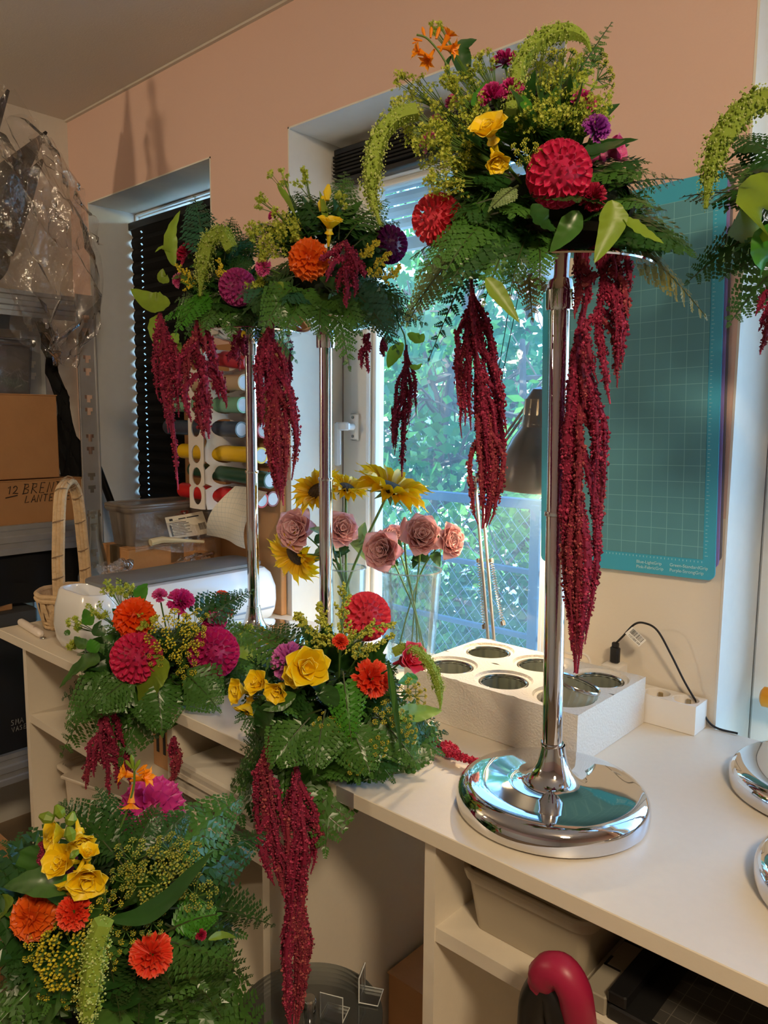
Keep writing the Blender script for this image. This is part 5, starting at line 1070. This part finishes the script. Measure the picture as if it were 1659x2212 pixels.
A.croc([(1000, 260), (985, 190), (960, 130), (925, 85), (900, 75)], [(905, 112, (-.9, -.2)), (925, 128, (-.4, .8)), (968, 78, (.5, -.8)), (975, 105, (.7, .3))], [(912, 88, -20, -4, 1), (918, 80, -6, -22, 1), (930, 82, 2, -24, 1), (942, 84, 8, -26, 1), (900, 90, -10, 4, 1)], t=.35, d=46)
A.drop([(1105, 260), (1112, 190), (1130, 125), (1175, 82), (1225, 70), (1262, 84), (1276, 112)], 46, t=.45); A.drop([(900, 240), (858, 252), (824, 290), (806, 350), (804, 420), (822, 486)], 50, t=.25)
for u, v, r in ((878, 246, 44), (905, 195, 38), (925, 335, 50), (955, 385, 52), (868, 175, 28), (1000, 165, 36), (1020, 250, 40), (965, 300, 42), (1190, 200, 48), (1225, 165, 42), (1268, 245, 40), (1205, 250, 44), (1170, 150, 36), (1300, 230, 34), (945, 60, 18), (1040, 140, 34), (900, 285, 36), (1150, 250, 40)): A.froth(u, v, r, 120 if r > 30 else 70)
for k in range(16): A.froth(R(880, 1000) if k % 2 else R(1130, 1290), R(180, 400) if k % 2 else R(150, 300), R(30, 44), 110, t=R(.1, .6))
for u, v, r, ax in ((1165, 120, 40, (0, -1, .3)), (1225, 130, 40, (.3, -1, .2)), (1310, 160, 30, (.9, -.5, .1)), (1290, 120, 26, (.5, -.9, 0)), (1140, 330, 34, (0, -.2, 1))): A.umbel(u, v, r, 12, ax=ax, m=M_solg)
for pts, w, c in (([(1000, 590), (1040, 600), (1055, 610)], 14, 'mid'), ([(1250, 455), (1225, 500), (1188, 545)], 52, 'mid'), ([(1010, 175), (995, 110), (1030, 85)], 44, 'dark'), ([(1250, 335), (1300, 322), (1350, 302)], 40, 'dark'), ([(1020, 230), (1045, 200), (1050, 175)], 34, 'bright'), ([(1140, 240), (1135, 225), (1130, 205)], 26, 'bright'), ([(1150, 440), (1170, 480), (1200, 500)], 60, 'dark'), ([(1000, 230), (965, 140), (1000, 110)], 12, 'dark'), ([(1260, 180), (1290, 190), (1318, 180)], 12, 'lime')): A.leaf(pts, w, c)
for a in ((1290, 440, 1476, 388, 92, 'dark'), (1310, 470, 1440, 455, 100, 'dark'), (1340, 500, 1525, 684, 140, 'olive'), (1330, 490, 1480, 540, 120, 'mid'), (1060, 470, 885, 560, 110, 'dark'), (1010, 500, 868, 700, 70, 'pale'), (1220, 180, 1322, 48, 60, 'mid'), (1110, 400, 1060, 450, 50, 'pale'), (1060, 430, 920, 500, 100, 'mid')): A.fern(*a)
for a in ((1060, 480, 900, 600, 120, 'mid'), (1080, 500, 950, 645, 130, 'dark'), (1110, 500, 1045, 655, 120, 'mid'), (1150, 500, 1100, 640, 110, 'dark'), (1160, 510, 1165, 620, 100, 'mid'), (1040, 480, 960, 590, 110, 'mid'), (1130, 560, 1150, 690, 90, 'olive', .1)): A.hangf(*a)
for pts, w, c in (([(1322, 432), (1320, 490), (1284, 568)], 64, 'lime'), ([(1345, 470), (1385, 500), (1434, 526)], 40, 'lime'), ([(1050, 600), (1080, 640), (1122, 697)], 40, 'lime')): A.leaf(pts, w, c, t=.95)
A.fern(1030, 520, 925, 780, 70, 'blue', t0=-.3, t1=-.4); A.fern(950, 560, 880, 700, 90, 'pale', t1=.1)
A.tassel([(1310, 510), (1300, 600), (1295, 720), (1318, 872)], [40, 48, 48, 14], 17, 12, t=.35)
A.tassel([(1262, 640), (1252, 800), (1252, 930), (1246, 1200), (1245, 1455)], [14, 20, 46, 42, 3], 24, 12, t=.15, last=(.05, .70))
A.tassel([(1018, 600), (1022, 700), (1035, 850), (1045, 1000), (1042, 1142)], [5, 32, 40, 38, 8], 26, 10.5, t=-.1, last=(.08, .68))
# ---- B: on the stand by the vases
db = dp((SB.x, SB.y, PLZ)); B_ = Arr((SB.x, SB.y, PLZ+.022), (712, 560), db, .150, 'arrangement with a big orange dahlia and purple dahlia on the chrome stand by the vases', (.08, .08, .045), .025)
B_.fill(24, ['dark', 'dark', 'mid', 'blue'])
B_.skirt(16, ['dark', 'mid', 'blue'], dn=(.0, .4))
B_.deco(662, 556, 96, 'orange2', 'soft orange dahlia'); B_.ball(848, 525, 76, 'purple', 'deep purple dahlia', t=.3, ax=(.6, 0, .8)); B_.carn(567, 577, 40, 'pink', 'pink ruffled blossom'); B_.carn(590, 465, 26, 'magenta', 'magenta ruffled blossom')
B_.free(712, 488, 62, (.1, -.8, .5)); B_.leaf([(702, 480), (700, 450), (690, 412)], 16, 'lime')
for u, v in ((707, 415), (695, 440)): MB().tube([B_.P(u, v+18, .5), B_.P(u, v, .5), B_.P(u+3, v-16, .5)], [.004, .008, .003], 8, t=.6).build('freesia_bud', PET['gold'], B_.root)
for u, v, r in ((592, 520, 44), (605, 480, 34), (575, 548, 30), (555, 612, 26), (600, 388, 24), (655, 385, 24), (568, 432, 20), (640, 500, 30), (740, 430, 22), (545, 500, 26)): B_.froth(u, v, r, 110 if r > 25 else 60)
for pts, w in (([(800, 600), (820, 570), (840, 545)], 34), ([(780, 560), (800, 545), (815, 520)], 30), ([(830, 610), (850, 590), (862, 575)], 30)): B_.plume(pts, w, 300)
for a in ((720, 520, 640, 415, 120, 'dark'), (735, 510, 745, 372, 100, 'mid'), (750, 510, 835, 430, 100, 'mid'), (770, 530, 862, 480, 80, 'dark'), (660, 640, 560, 700, 100, 'mid'), (720, 640, 860, 690, 110, 'dark'), (640, 600, 545, 640, 90, 'dark'), (780, 600, 800, 680, 90, 'blue'), (700, 630, 770, 700, 100, 'mid'), (760, 650, 920, 700, 90, 'dark')): B_.fern(*a)
for pts, w, c in (([(612, 610), (600, 640), (590, 668)], 40, 'lime'), ([(690, 600), (730, 620), (760, 610)], 40, 'dark'), ([(870, 740), (850, 770), (838, 795)], 34, 'lime'), ([(880, 720), (905, 735), (915, 720)], 30, 'lime'), ([(885, 790), (900, 795), (912, 785)], 16, 'lime'), ([(600, 400), (620, 430), (640, 470)], 14, 'lime')): B_.leaf(pts, w, c)
MB().tube(catmull([B_.P(850, 680, .1), B_.P(872, 720, -.05), B_.P(877, 750, -.1), B_.P(884, 790, -.1)], 4), .0014, 5).build('stem', M_stem, B_.root)
for a in ((700, 620, 755, 795, 100, 'mid'), (740, 620, 845, 735, 110, 'blue'), (690, 630, 690, 725, 110, 'mid'), (660, 620, 610, 730, 100, 'mid'), (640, 620, 570, 710, 100, 'mid'), (720, 630, 780, 720, 100, 'mid'), (780, 620, 860, 760, 90, 'dark')): B_.hangf(*a)
B_.tassel([(748, 522), (752, 570), (750, 620), (748, 665)], [6, 30, 36, 30], 9, 10, t=1.0, last=(.0, .5)); B_.tassel([(690, 560), (715, 545), (745, 525)], [4, 6, 4], 3, 9, t=1.0)
B_.tassel([(588, 690), (592, 800), (605, 950), (612, 1092)], [14, 34, 32, 6], 22, 9.5, t=.35, last=(.02, .68)); B_.tassel([(798, 720), (792, 760), (796, 806)], [10, 12, 10], 5, 7, t=.3); B_.tassel([(828, 730), (822, 750), (830, 770)], [10, 12, 8], 4, 7, t=.0); B_.tassel([(878, 745), (876, 830), (872, 930), (868, 1030)], [6, 20, 22, 18], 9, 8, t=-.1, last=(.05, .6))
# ---- C: on the stand by the cutting machine
dc = dp((SC_.x, SC_.y, PLZ)); Cc = Arr((SC_.x, SC_.y, PLZ+.022), (505, 615), dc, .130, 'arrangement with a mauve ball dahlia and green tassel on the stand by the cutting machine', (.075, .075, .04), .02)
Cc.fill(22, ['dark', 'mid', 'blue', 'dark'])
Cc.skirt(14, ['mid', 'dark', 'mid'], dn=(.0, .4))
Cc.ball(513, 618, 76, 'mauve', 'mauve ball dahlia'); Cc.carn(402, 545, 50, 'crimson', 'crimson ruffled blossom'); Cc.carn(385, 605, 34, 'pink', 'pink ruffled blossom')
Cc.drop([(500, 540), (478, 505), (450, 525), (438, 580), (432, 640)], 40, t=.7); Cc.plume([(420, 620), (400, 600), (380, 570)], 34, 300); Cc.plume([(480, 600), (478, 585), (474, 560)], 22, 160)
for pts, w, c in (([(376, 575), (370, 510), (389, 455)], 34, 'lime'), ([(368, 655), (330, 655), (282, 624)], 54, 'lime'), ([(350, 680), (335, 710), (345, 760)], 34, 'lime'), ([(385, 720), (375, 745), (395, 765)], 44, 'lime'), ([(365, 610), (350, 600), (352, 580)], 26, 'lime'), ([(370, 545), (350, 535), (335, 545)], 12, 'lime'), ([(420, 770), (430, 790), (440, 812)], 16, 'lime')): Cc.leaf(pts, w, c)
for a in ((440, 560, 420, 425, 90, 'blue'), (480, 560, 500, 470, 80, 'dark'), (470, 640, 350, 690, 90, 'bright'), (460, 640, 400, 730, 80, 'mid'), (510, 650, 600, 700, 90, 'mid'), (520, 640, 610, 620, 80, 'dark'), (500, 650, 540, 740, 90, 'dark'), (530, 640, 640, 780, 80, 'mid'), (500, 640, 380, 650, 90, 'mid'), (540, 560, 560, 500, 80, 'dark'), (470, 600, 540, 560, 80, 'dark')): Cc.fern(*a)
for a in ((470, 630, 440, 720, 80, 'mid'), (490, 630, 500, 730, 80, 'mid'), (520, 630, 560, 740, 90, 'dark'), (440, 630, 380, 720, 80, 'bright'), (530, 620, 600, 690, 90, 'mid')): Cc.hangf(*a)
Cc.tassel([(345, 676), (355, 760), (368, 850), (385, 1058)], [10, 24, 22, 3], 13, 10, t=.5, last=(0, .5)); Cc.tassel([(425, 690), (430, 780), (440, 870), (452, 948)], [24, 38, 40, 20], 16, 10.5, t=.55); Cc.tassel([(512, 720), (516, 760), (518, 800)], [18, 20, 18], 6, 8, t=.2); Cc.tassel([(625, 730), (628, 780), (626, 830)], [8, 8, 6], 3, 6, t=-.2)
# ---- D: on the worktop by the cutting machine
bd_ = Vector((-1.270, .800, T)); Dd = Arr(bd_, (330, 1425), dp(bd_+Vector((0, 0, .08))), .155, 'low arrangement with orange and pink ball dahlias on the worktop by the cutting machine', (.075, .065, .05), .03)
Dd.fill(28, ['dark', 'mid', 'dark'])
Dd.skirt(20, ['mid', 'dark', 'mid'], onto=T)
Dd.deco(285, 1326, 96, 'orange', 'vivid orange dahlia'); Dd.ball(290, 1420, 104, 'rose', 'raspberry ball dahlia'); Dd.ball(463, 1414, 104, 'pinkmag', 'magenta ball dahlia', ax=(.3, .05, .9)); Dd.deco(470, 1338, 62, 'pinkmag', 'small magenta dahlia', ax=(.7, -.2, .6)); Dd.carn(391, 1297, 60, 'magenta', 'magenta carnation'); Dd.carn(482, 1290, 36, 'coralred', 'coral carnation'); Dd.carn(492, 1318, 30, 'coralred', 'coral carnation'); Dd.carn(345, 1285, 34, 'pink', 'pink carnation')
for u, v, r, n in ((375, 1365, 52, 16), (335, 1415, 26, 8), (400, 1425, 34, 9), (408, 1460, 26, 8), (420, 1370, 30, 9), (425, 1340, 30, 8)): Dd.umbel(u, v, r, n)
for u, v, r in ((240, 1280, 34), (215, 1320, 26), (275, 1275, 18), (165, 1345, 18), (160, 1395, 18), (525, 1360, 22), (315, 1340, 22)): Dd.froth(u, v, r, 80)
for pts, w, c in (([(365, 1430), (330, 1460), (306, 1530)], 82, 'lime'), ([(495, 1375), (525, 1400), (562, 1432)], 52, 'lime'), ([(215, 1430), (175, 1440), (128, 1486)], 60, 'mid'), ([(200, 1350), (190, 1335), (182, 1315)], 30, 'bright'), ([(195, 1395), (175, 1390), (160, 1375)], 26, 'mid'), ([(310, 1300), (305, 1275), (318, 1260)], 34, 'bright'), ([(230, 1370), (210, 1360), (220, 1340)], 28, 'dark'), ([(210, 1410), (200, 1395), (195, 1380)], 30, 'bright'), ([(150, 1372), (144, 1366), (138, 1370)], 14, 'mid')): Dd.leaf(pts, w, c)
for a in ((260, 1450, 132, 1632, 130, 'mid'), (280, 1470, 210, 1570, 100, 'mid'), (290, 1470, 135, 1510, 110, 'dark'), (380, 1460, 505, 1510, 120, 'mid'), (380, 1480, 485, 1580, 120, 'mid'), (360, 1490, 392, 1640, 110, 'mid'), (330, 1480, 300, 1600, 100, 'mid'), (350, 1490, 440, 1610, 100, 'mid'), (440, 1340, 545, 1275, 70, 'dark'), (410, 1320, 520, 1295, 70, 'dark'), (310, 1300, 252, 1252, 36, 'dark'), (480, 1350, 550, 1385, 60, 'mid'), (400, 1450, 520, 1460, 90, 'dark'), (260, 1430, 165, 1440, 90, 'dark'), (300, 1480, 250, 1600, 90, 'dark'), (340, 1470, 350, 1580, 120, 'mid', 1.0, 1.0), (300, 1460, 200, 1530, 120, 'mid', .9, 1.0), (400, 1450, 470, 1530, 120, 'mid', .9, 1.0), (250, 1450, 150, 1560, 120, 'mid', .7, .8)): Dd.fern(*a)
Dd.tassel([(222, 1520), (224, 1590), (232, 1660), (236, 1724)], [22, 36, 40, 36], 16, 10, t=.6, last=(0, .6)); Dd.tassel([(376, 1590), (376, 1640), (372, 1706)], [12, 12, 4], 5, 8, t=.7)
# ---- E: on the worktop edge in the middle
be_ = Vector((-.820, .800, T)); Ee = Arr(be_, (720, 1500), dp(be_+Vector((0, 0, .10))), .150, 'low arrangement with yellow freesias and golden plumes on the worktop edge', (.075, .065, .055), .035)
Ee.fill(32, ['dark', 'dark', 'mid'])
Ee.skirt(20, ['mid', 'dark', 'mid'], onto=T)
Ee.ball(797, 1330, 100, 'coral', 'coral pink ball dahlia', t=.0, ax=(.35, -.2, .85)); Ee.carn(622, 1425, 84, 'orchid', 'orchid pink carnation', t=.55); Ee.carn(803, 1465, 86, 'coralred', 'coral red carnation'); Ee.carn(735, 1385, 36, 'coralred', 'coral carnation')
Ee.free(662, 1442, 104, (.2, -.2, .9)); Ee.free(640, 1455, 60, (-.2, .1, .9)); Ee.free(522, 1492, 70, (-.8, -.1, .5)); Ee.free(560, 1475, 64, (-.5, -.3, .7)); Ee.free(535, 1525, 60, (-.3, .9, .4)); Ee.free(600, 1490, 60, (-.3, .2, .8)); Ee.free(885, 1425, 80, (.6, -.3, .7), 'alstro', 'hot pink alstroemeria', t=.2)
for pts, w, n in (([(735, 1420), (740, 1340), (745, 1268)], 70, 420), ([(720, 1400), (700, 1350), (690, 1305)], 50, 360), ([(750, 1400), (790, 1360), (850, 1345)], 44, 320), ([(700, 1400), (660, 1350), (640, 1330)], 40, 300), ([(760, 1420), (800, 1400), (850, 1370)], 30, 200)): Ee.plume(pts, w, n, m=M_solg, t=.45)
for u, v, r, n in ((888, 1490, 26, 9), (835, 1540, 30, 10), (868, 1560, 26, 9), (745, 1565, 30, 10), (885, 1585, 22, 8), (768, 1650, 26, 9), (790, 1635, 24, 8), (905, 1500, 22, 8), (700, 1565, 24, 8), (820, 1610, 24, 8), (780, 1405, 20, 8)): Ee.umbel(u, v, r, n, t=.9)
Ee.drop([(850, 1410), (880, 1400), (915, 1420), (940, 1460), (950, 1505), (951, 1532)], 28, t=.2)
Ee.leaf([(838, 1425), (846, 1480), (858, 1560), (868, 1640)], 16, 'dark', t=1.0); Ee.leaf([(842, 1440), (850, 1500), (850, 1545)], 10, 'mid', t=1.02)
for pts, w, c in (([(690, 1620), (670, 1690), (636, 1772)], 90, 'mid'), ([(850, 1545), (905, 1540), (955, 1535)], 44, 'lime'), ([(590, 1530), (570, 1560), (560, 1590)], 60, 'dark'), ([(640, 1500), (600, 1520), (560, 1530)], 40, 'mid'), ([(900, 1460), (880, 1470), (860, 1475)], 30, 'bright'), ([(700, 1520), (710, 1500), (700, 1480)], 60, 'dark')): Ee.leaf(pts, w, c)
for a in ((745, 1440, 760, 1605, 90, 'bright', 1.0, 1.0), (700, 1560, 640, 1770, 140, 'mid'), (720, 1590, 690, 1760, 110, 'blue'), (760, 1590, 962, 1735, 150, 'pale'), (770, 1580, 885, 1730, 110, 'mid'), (650, 1560, 500, 1700, 110, 'dark'), (630, 1580, 520, 1620, 90, 'dark'), (690, 1590, 590, 1700, 110, 'mid'), (650, 1430, 495, 1350, 100, 'mid'), (660, 1400, 560, 1365, 80, 'dark'), (820, 1560, 960, 1620, 90, 'blue'), (690, 1540, 590, 1590, 100, 'dark'), (780, 1560, 830, 1680, 100, 'mid'), (740, 1570, 760, 1720, 110, 'dark'), (660, 1470, 560, 1560, 80, 'dark'), (660, 1560, 590, 1650, 130, 'mid', .9, 1.0), (760, 1560, 800, 1670, 130, 'mid', 1.0, 1.0), (820, 1540, 900, 1650, 120, 'mid', .7, .8), (700, 1540, 680, 1660, 130, 'mid', 1.0, 1.1)): Ee.fern(*a)
Ee.tassel([(585, 1590), (572, 1660), (585, 1780), (605, 1880), (615, 1940)], [8, 26, 30, 20, 6], 16, 10.5, t=.8, last=(0, .7)); Ee.tassel([(640, 1640), (650, 1740), (652, 1850), (638, 1960), (640, 2050), (634, 2225)], [14, 36, 28, 12, 30, 8], 26, 11, t=.75, last=(0, .82)); Ee.tassel([(640, 1760), (672, 1770), (700, 1815)], [6, 10, 4], 4, 9, t=.75)
lp = [onz(u, v, T+.014) for u, v in ((925, 1600), (960, 1615), (1000, 1635), (1052, 1650))]; Ee.tassel(None, [20, 22, 12, 3], 11, 9, pts=lp, m=mat('amaranth_bright', C(196, 16, 60), .7, ramp=[(0, C(140, 6, 40)), (.6, C(204, 20, 66)), (1, C(236, 70, 110))], trans=.1))
# ---- F: big low arrangement on the floor stand
Ff = Arr((SF.x, SF.y, .622), (250, 1975), .985, .180, 'big low arrangement with yellow freesias and a magenta dahlia on the floor stand', (.085, .085, .06), .04)
Ff.fill(40, ['dark', 'dark', 'mid'])
Ff.skirt(20, ['mid', 'dark', 'mid'])
Ff.deco(325, 1738, 146, 'magpink', 'large magenta pink dahlia', t=.1, ax=(.15, -.6, .8)); Ff.deco(58, 1988, 108, 'orange2', 'orange dahlia with dark tips', ax=(-.3, -.1, .9)); Ff.carn(158, 1970, 76, 'coralred', 'coral red carnation'); Ff.carn(328, 2065, 92, 'coralred', 'coral red carnation'); Ff.carn(138, 1870, 60, 'orchid', 'orchid pink carnation', t=.5); Ff.carn(435, 2020, 24, 'crimson', 'small crimson bud')
for u, v, d, ax in ((128, 1800, 84, (-.7, -.2, .6)), (172, 1810, 70, (.4, .5, .7)), (135, 1860, 84, (-.3, -.4, .8)), (188, 1895, 92, (.3, .2, .9)), (190, 1845, 50, (.2, -.9, .4)), (160, 1905, 76, (-.2, .7, .6))): Ff.free(u, v, d, ax)
for u, v, du, dv in ((115, 1770, -30, -8), (135, 1765, -14, -26), (150, 1780, 8, -26), (155, 1815, -8, -30), (165, 1850, -10, -10)): MB().tube([Ff.P(u, v, 1.0), Ff.P(u+du*.5, v+dv*.5, 1.0), Ff.P(u+du, v+dv, 1.0)], [.004, .0065, .002], 7).build('freesia_bud', LEAF['lime'], Ff.root)
Ff.croc([(255, 1800), (278, 1740), (290, 1690), (288, 1640)], [(272, 1672, (-.8, -.3)), (312, 1680, (.9, -.3)), (283, 1735, (.0, .9))], [(288, 1660, -4, -30, 0), (290, 1665, 12, -24, 0), (296, 1668, 22, -16, 1), (285, 1660, -14, -18, 0), (300, 1672, 24, -10, 1)], t=.55, d=52)
for u, v, r, n, mm in ((345, 1900, 62, 18, M_dilo), (285, 1850, 40, 12, M_dilo), (400, 1862, 44, 13, M_dilo), (430, 1930, 40, 12, M_dilo), (370, 1830, 36, 11, M_dilo), (270, 1900, 34, 11, M_dilo), (140, 2060, 70, 18, M_dill), (80, 2040, 36, 10, M_dill), (225, 1960, 34, 9, M_dill), (330, 1990, 30, 10, M_dilo), (270, 2010, 30, 9, M_dill), (110, 2120, 40, 10, M_dill), (150, 2150, 30, 8, M_dill), (235, 2070, 26, 8, M_dill)): Ff.umbel(u, v, r, n, m=mm)
Ff.drop([(225, 1990), (208, 2040), (198, 2120), (190, 2180), (182, 2240)], 58, t=1.15)
Ff.leaf([(238, 1985), (300, 1980), (360, 1945), (420, 1880), (462, 1838)], 44, 'dark', t=1.0); Ff.leaf([(100, 1830), (75, 1880), (50, 1960)], 90, 'mid', t=.3)
for pts, w, c in (([(150, 1925), (80, 1905), (8, 1915)], 70, 'mid'), ([(135, 2110), (110, 2160), (80, 2230)], 120, 'mid'), ([(200, 2190), (240, 2220), (300, 2230)], 90, 'mid'), ([(30, 1945), (0, 1965), (-30, 1990)], 50, 'lime'), ([(160, 2040), (140, 2110), (130, 2160)], 50, 'mid'), ([(140, 1890), (146, 1905), (138, 1925)], 22, 'bright'), ([(450, 2030), (480, 2020), (510, 2025)], 18, 'lime')): Ff.leaf(pts, w, c)
for a in ((270, 1850, 132, 1738, 120, 'dark'), (280, 1850, 210, 1705, 100, 'dark'), (290, 1840, 340, 1742, 90, 'dark'), (310, 1850, 405, 1755, 100, 'dark'), (370, 1870, 520, 1725, 140, 'mid'), (390, 1900, 570, 1800, 130, 'dark'), (350, 2040, 510, 2085, 140, 'mid'), (360, 2080, 480, 2200, 140, 'mid'), (340, 2090, 420, 2240, 130, 'mid'), (390, 1960, 590, 2000, 130, 'dark'), (380, 2000, 545, 2130, 120, 'dark'), (120, 2080, -20, 2140, 130, 'dark'), (130, 2130, 0, 2220, 130, 'mid'), (320, 2060, 300, 2210, 120, 'dark'), (380, 2020, 470, 1975, 90, 'bright'), (220, 2060, 260, 2200, 110, 'dark')): Ff.fern(*a)
Ff.tassel([(102, 1812), (92, 1850), (90, 1905)], [5, 6, 4], 4, 7, t=.6)
# ---- G: beside the door recess, mostly out of view
Gg = Arr((SG.x, SG.y, PLZ+.022), (1800, 420), dp((SG.x, SG.y, PLZ+.1)), .165, 'arrangement with a drooping green tassel and broad lime leaf by the door recess', (.085, .085, .05), .03)
Gg.fill(14, ['dark', 'mid', 'dark'])
Gg.drop([(1700, 230), (1655, 215), (1605, 240), (1560, 300), (1535, 370), (1524, 450)], 62, t=.35)
for pts, w, c in (([(1690, 390), (1640, 460), (1556, 568)], 150, 'lime'), ([(1640, 330), (1600, 330), (1570, 350)], 60, 'dark'), ([(1700, 480), (1660, 540), (1640, 600)], 90, 'bright'), ([(1640, 400), (1600, 400), (1560, 415)], 50, 'pale')): Gg.leaf(pts, w, c)
for a in ((1690, 440, 1475, 425, 120, 'dark'), (1700, 460, 1485, 610, 130, 'dark'), (1720, 540, 1575, 700, 130, 'mid'), (1700, 500, 1560, 600, 110, 'mid'), (1700, 350, 1590, 300, 120, 'dark')): Gg.fern(*a)
Gg.tassel([(1700, 560), (1680, 640), (1660, 700), (1642, 765)], [16, 26, 24, 6], 10, 9, t=.3); Gg.ball(1790, 360, 120, 'rose', 'raspberry ball dahlia'); Gg.carn(1720, 250, 60, 'magenta')
# ================================================================ vases with artificial flowers
def vase(c, h, r0, r1, label):
    t = thing('glass_vase', c, label, 'vase', 'glass vases'); MB().lathe([(0, .001), (r0-.002, .001), (r0, .004), (r0+(r1-r0)*.5, h*.5), (r1, h), (r1-.0012, h+.001), (r1-.0025, h), (r0+(r1-r0)*.5-.0025, h*.5), (r0-.0025, .012), (0, .010)], c, 48).build('vase_body', film('vase_glass', (.92, .97, .97, 1), .12, .02, .02), t)
    MB().lathe([(r1-.0028, h-.0012), (r1+.0004, h-.0012), (r1+.0004, h+.0014), (r1-.0028, h+.0014), (r1-.0028, h-.0012)], c, 48).build('vase_rim', film('vase_rim_glass', (.8, .88, .9, 1), .5, .05, .25), t); return t
v2 = Vector((-1.030, 1.225, T)); d2_ = depth(v2); h2 = 1.40-(1218-900)/PF*d2_-T; v1 = Vector((-1.215, 1.215, T)); h1 = 1.40-(1212-897)/PF*depth(v1)-T
vase(v2, h2, pxsize(50, d2_), pxsize(64, d2_), 'wide clear glass vase of pink roses in front of the window'); vase(v1, h1, pxsize(36, depth(v1)), pxsize(42, depth(v1)), 'narrow clear glass vase of sunflowers beside the window frame')
def stem_to(h, p, vc, hz, rr, m=M_stem, r=.0022):
    mouth = Vector((vc.x, vc.y, vc.z+hz)); o = (Vector((p.x, p.y, 0))-Vector((vc.x, vc.y, 0))); o = o.normalized()*min(o.length, rr) if o.length > 1e-4 else o; foot = Vector((vc.x, vc.y, vc.z+.014))-o*.7+Vector((R(-1, 1), R(-1, 1), 0))*rr*.25
    C_ = catmull([p, mouth+o*.8+Vector((0, 0, .01)), (mouth+foot)/2+rvec(.006), foot], 6); MB().tube(C_, r, 6).build('stem', m, h); return C_
def sunflower(u, v, dpx, ax, label, y, vc, hz):
    p = ony(u, v, y); n = (RT*ax[0]-UP*ax[1]+TC*ax[2]).normalized(); Rr = pxsize(dpx*.58, depth(p)); t = thing('sunflower', (vc.x, vc.y, T+.014), label, 'sunflower', 'artificial sunflowers in the vase'); a = n.orthogonal().normalized(); b = n.cross(a)
    MB().lathe([(0, -.03*Rr), (.36*Rr, -.02*Rr), (.40*Rr, .06*Rr), (.30*Rr, .13*Rr), (0, .15*Rr)], n=20, M=frame(a, n, p)).build('seed_disc', mat('sunflower_disc', C(74, 52, 20), .9, noise=(160, .5), bump=(200, .6)), t); me = pmesh('thin', 'sun')
    for k in range(36):
        ph = k*2.399; al = math.radians(62+26*(k % 2)+R(-8, 8)); rad = a*math.cos(ph)+b*math.sin(ph); inst('petal', me, t, frame(n*math.cos(al)+rad*math.sin(al), n*math.sin(al)-rad*math.cos(al)+rvec(.2), p+rad*Rr*.30) @ S3(Rr*R(.66, .9), Rr*.30, Rr*.7))
    ml = MB()
    for k in range(9):
        ph = k*.698; rad = a*math.cos(ph)+b*math.sin(ph); q = p-n*Rr*.08+rad*Rr*.2; e = q+rad*Rr*.45-n*Rr*.12; s_ = rad.cross(n)*Rr*.10; ml.add([q-s_, q+s_, e], [(0, 1, 2)])
    ml.build('bracts', LEAF['pale'], t, False); C_ = stem_to(t, p-n*Rr*.05, vc, hz, .03, r=.003)
    q = C_[4]; leaf(t, [q, q+rvec(.02)+Vector((0, 0, .01)), q+rvec(.05)+Vector((.0, -.02, -.005))], .045, 'pale')
def rose(u, v, dpx, ax, label, y, vc, hz):
    p = ony(u, v, y); n = (RT*ax[0]-UP*ax[1]+TC*ax[2]).normalized(); Rr = pxsize(dpx*.56, depth(p)); t = thing('rose', (vc.x, vc.y, T+.014), label, 'rose', 'artificial roses in the vases')
    bloom(t, 'rose_head', p-n*Rr*.4, n, Rr, 'wide', 'blush', 26, math.radians(80), lambda f: .62+.46*f, lambda f: .40+.62*f, lambda th: th*.80, base=.14, jit=.12, pw=.8)
    sp_ = MB()
    for k in range(5):
        rad = n.orthogonal().normalized(); rad.rotate(Matrix.Rotation(k*1.257, 3, n)); q = p-n*Rr*.55; e = q+rad*Rr*.75-n*Rr*.15; s_ = rad.cross(n)*Rr*.14; sp_.add([q-s_, q+s_, e], [(0, 1, 2)])
    sp_.build('sepals', LEAF['mid'], t, False); C_ = stem_to(t, p-n*Rr*.5, vc, hz, .045, r=.0018)
    for k in (3, 5): q = C_[k]; leaf(t, [q, q+rvec(.015), q+rvec(.03)+Vector((0, 0, -.01))], .024, 'dark')
for a in ((688, 1062, 104, (-.3, -.6, .6), 'yellow sunflower half hidden behind the chrome pole', 1.19), (748, 1055, 84, (.3, -.8, .4), 'yellow sunflower on the window side of the chrome pole', 1.215), (842, 1058, 150, (.35, -.85, .3), 'largest yellow sunflower tilted up on a bare stem', 1.225), (640, 1198, 112, (-.6, .5, .6), 'yellow sunflower drooping below the pink rose', 1.17)): sunflower(*a, v1, h1)
for a in ((640, 1143, 84, (-.3, -.1, .9), 'pink rose above the drooping sunflower', 1.15), (738, 1142, 70, (.3, -.2, .9), 'pink rose beside the chrome pole over the narrow vase', 1.18)): rose(*a, v1, h1)
for a in ((826, 1188, 82, (-.3, .0, .9), 'pink rose hanging lowest over the wide vase rim', 1.17), (912, 1156, 84, (.05, -.3, .9), 'fullest pink rose in the middle of the wide vase', 1.19), (970, 1168, 72, (.6, -.1, .7), 'pink rose leaning out towards the railing view', 1.21), (852, 1158, 50, (0, -.5, .7), 'small pink rose between the lowest and the fullest rose', 1.24)): rose(*a, v2, h2)
bq = ony(874, 1140, 1.18); t = thing('rose_bud', (v2.x, v2.y, T+.014), 'closed pink rose bud standing over the wide vase', 'rose bud')
MB().tube([bq-Vector((0, 0, .02)), bq-Vector((0, 0, .008)), bq+Vector((0, 0, .008)), bq+Vector((0, 0, .022))], [.004, .010, .009, .002], 10, t=.6).build('bud', PET['blush'], t); stem_to(t, bq-Vector((0, 0, .02)), v2, h2, .04)
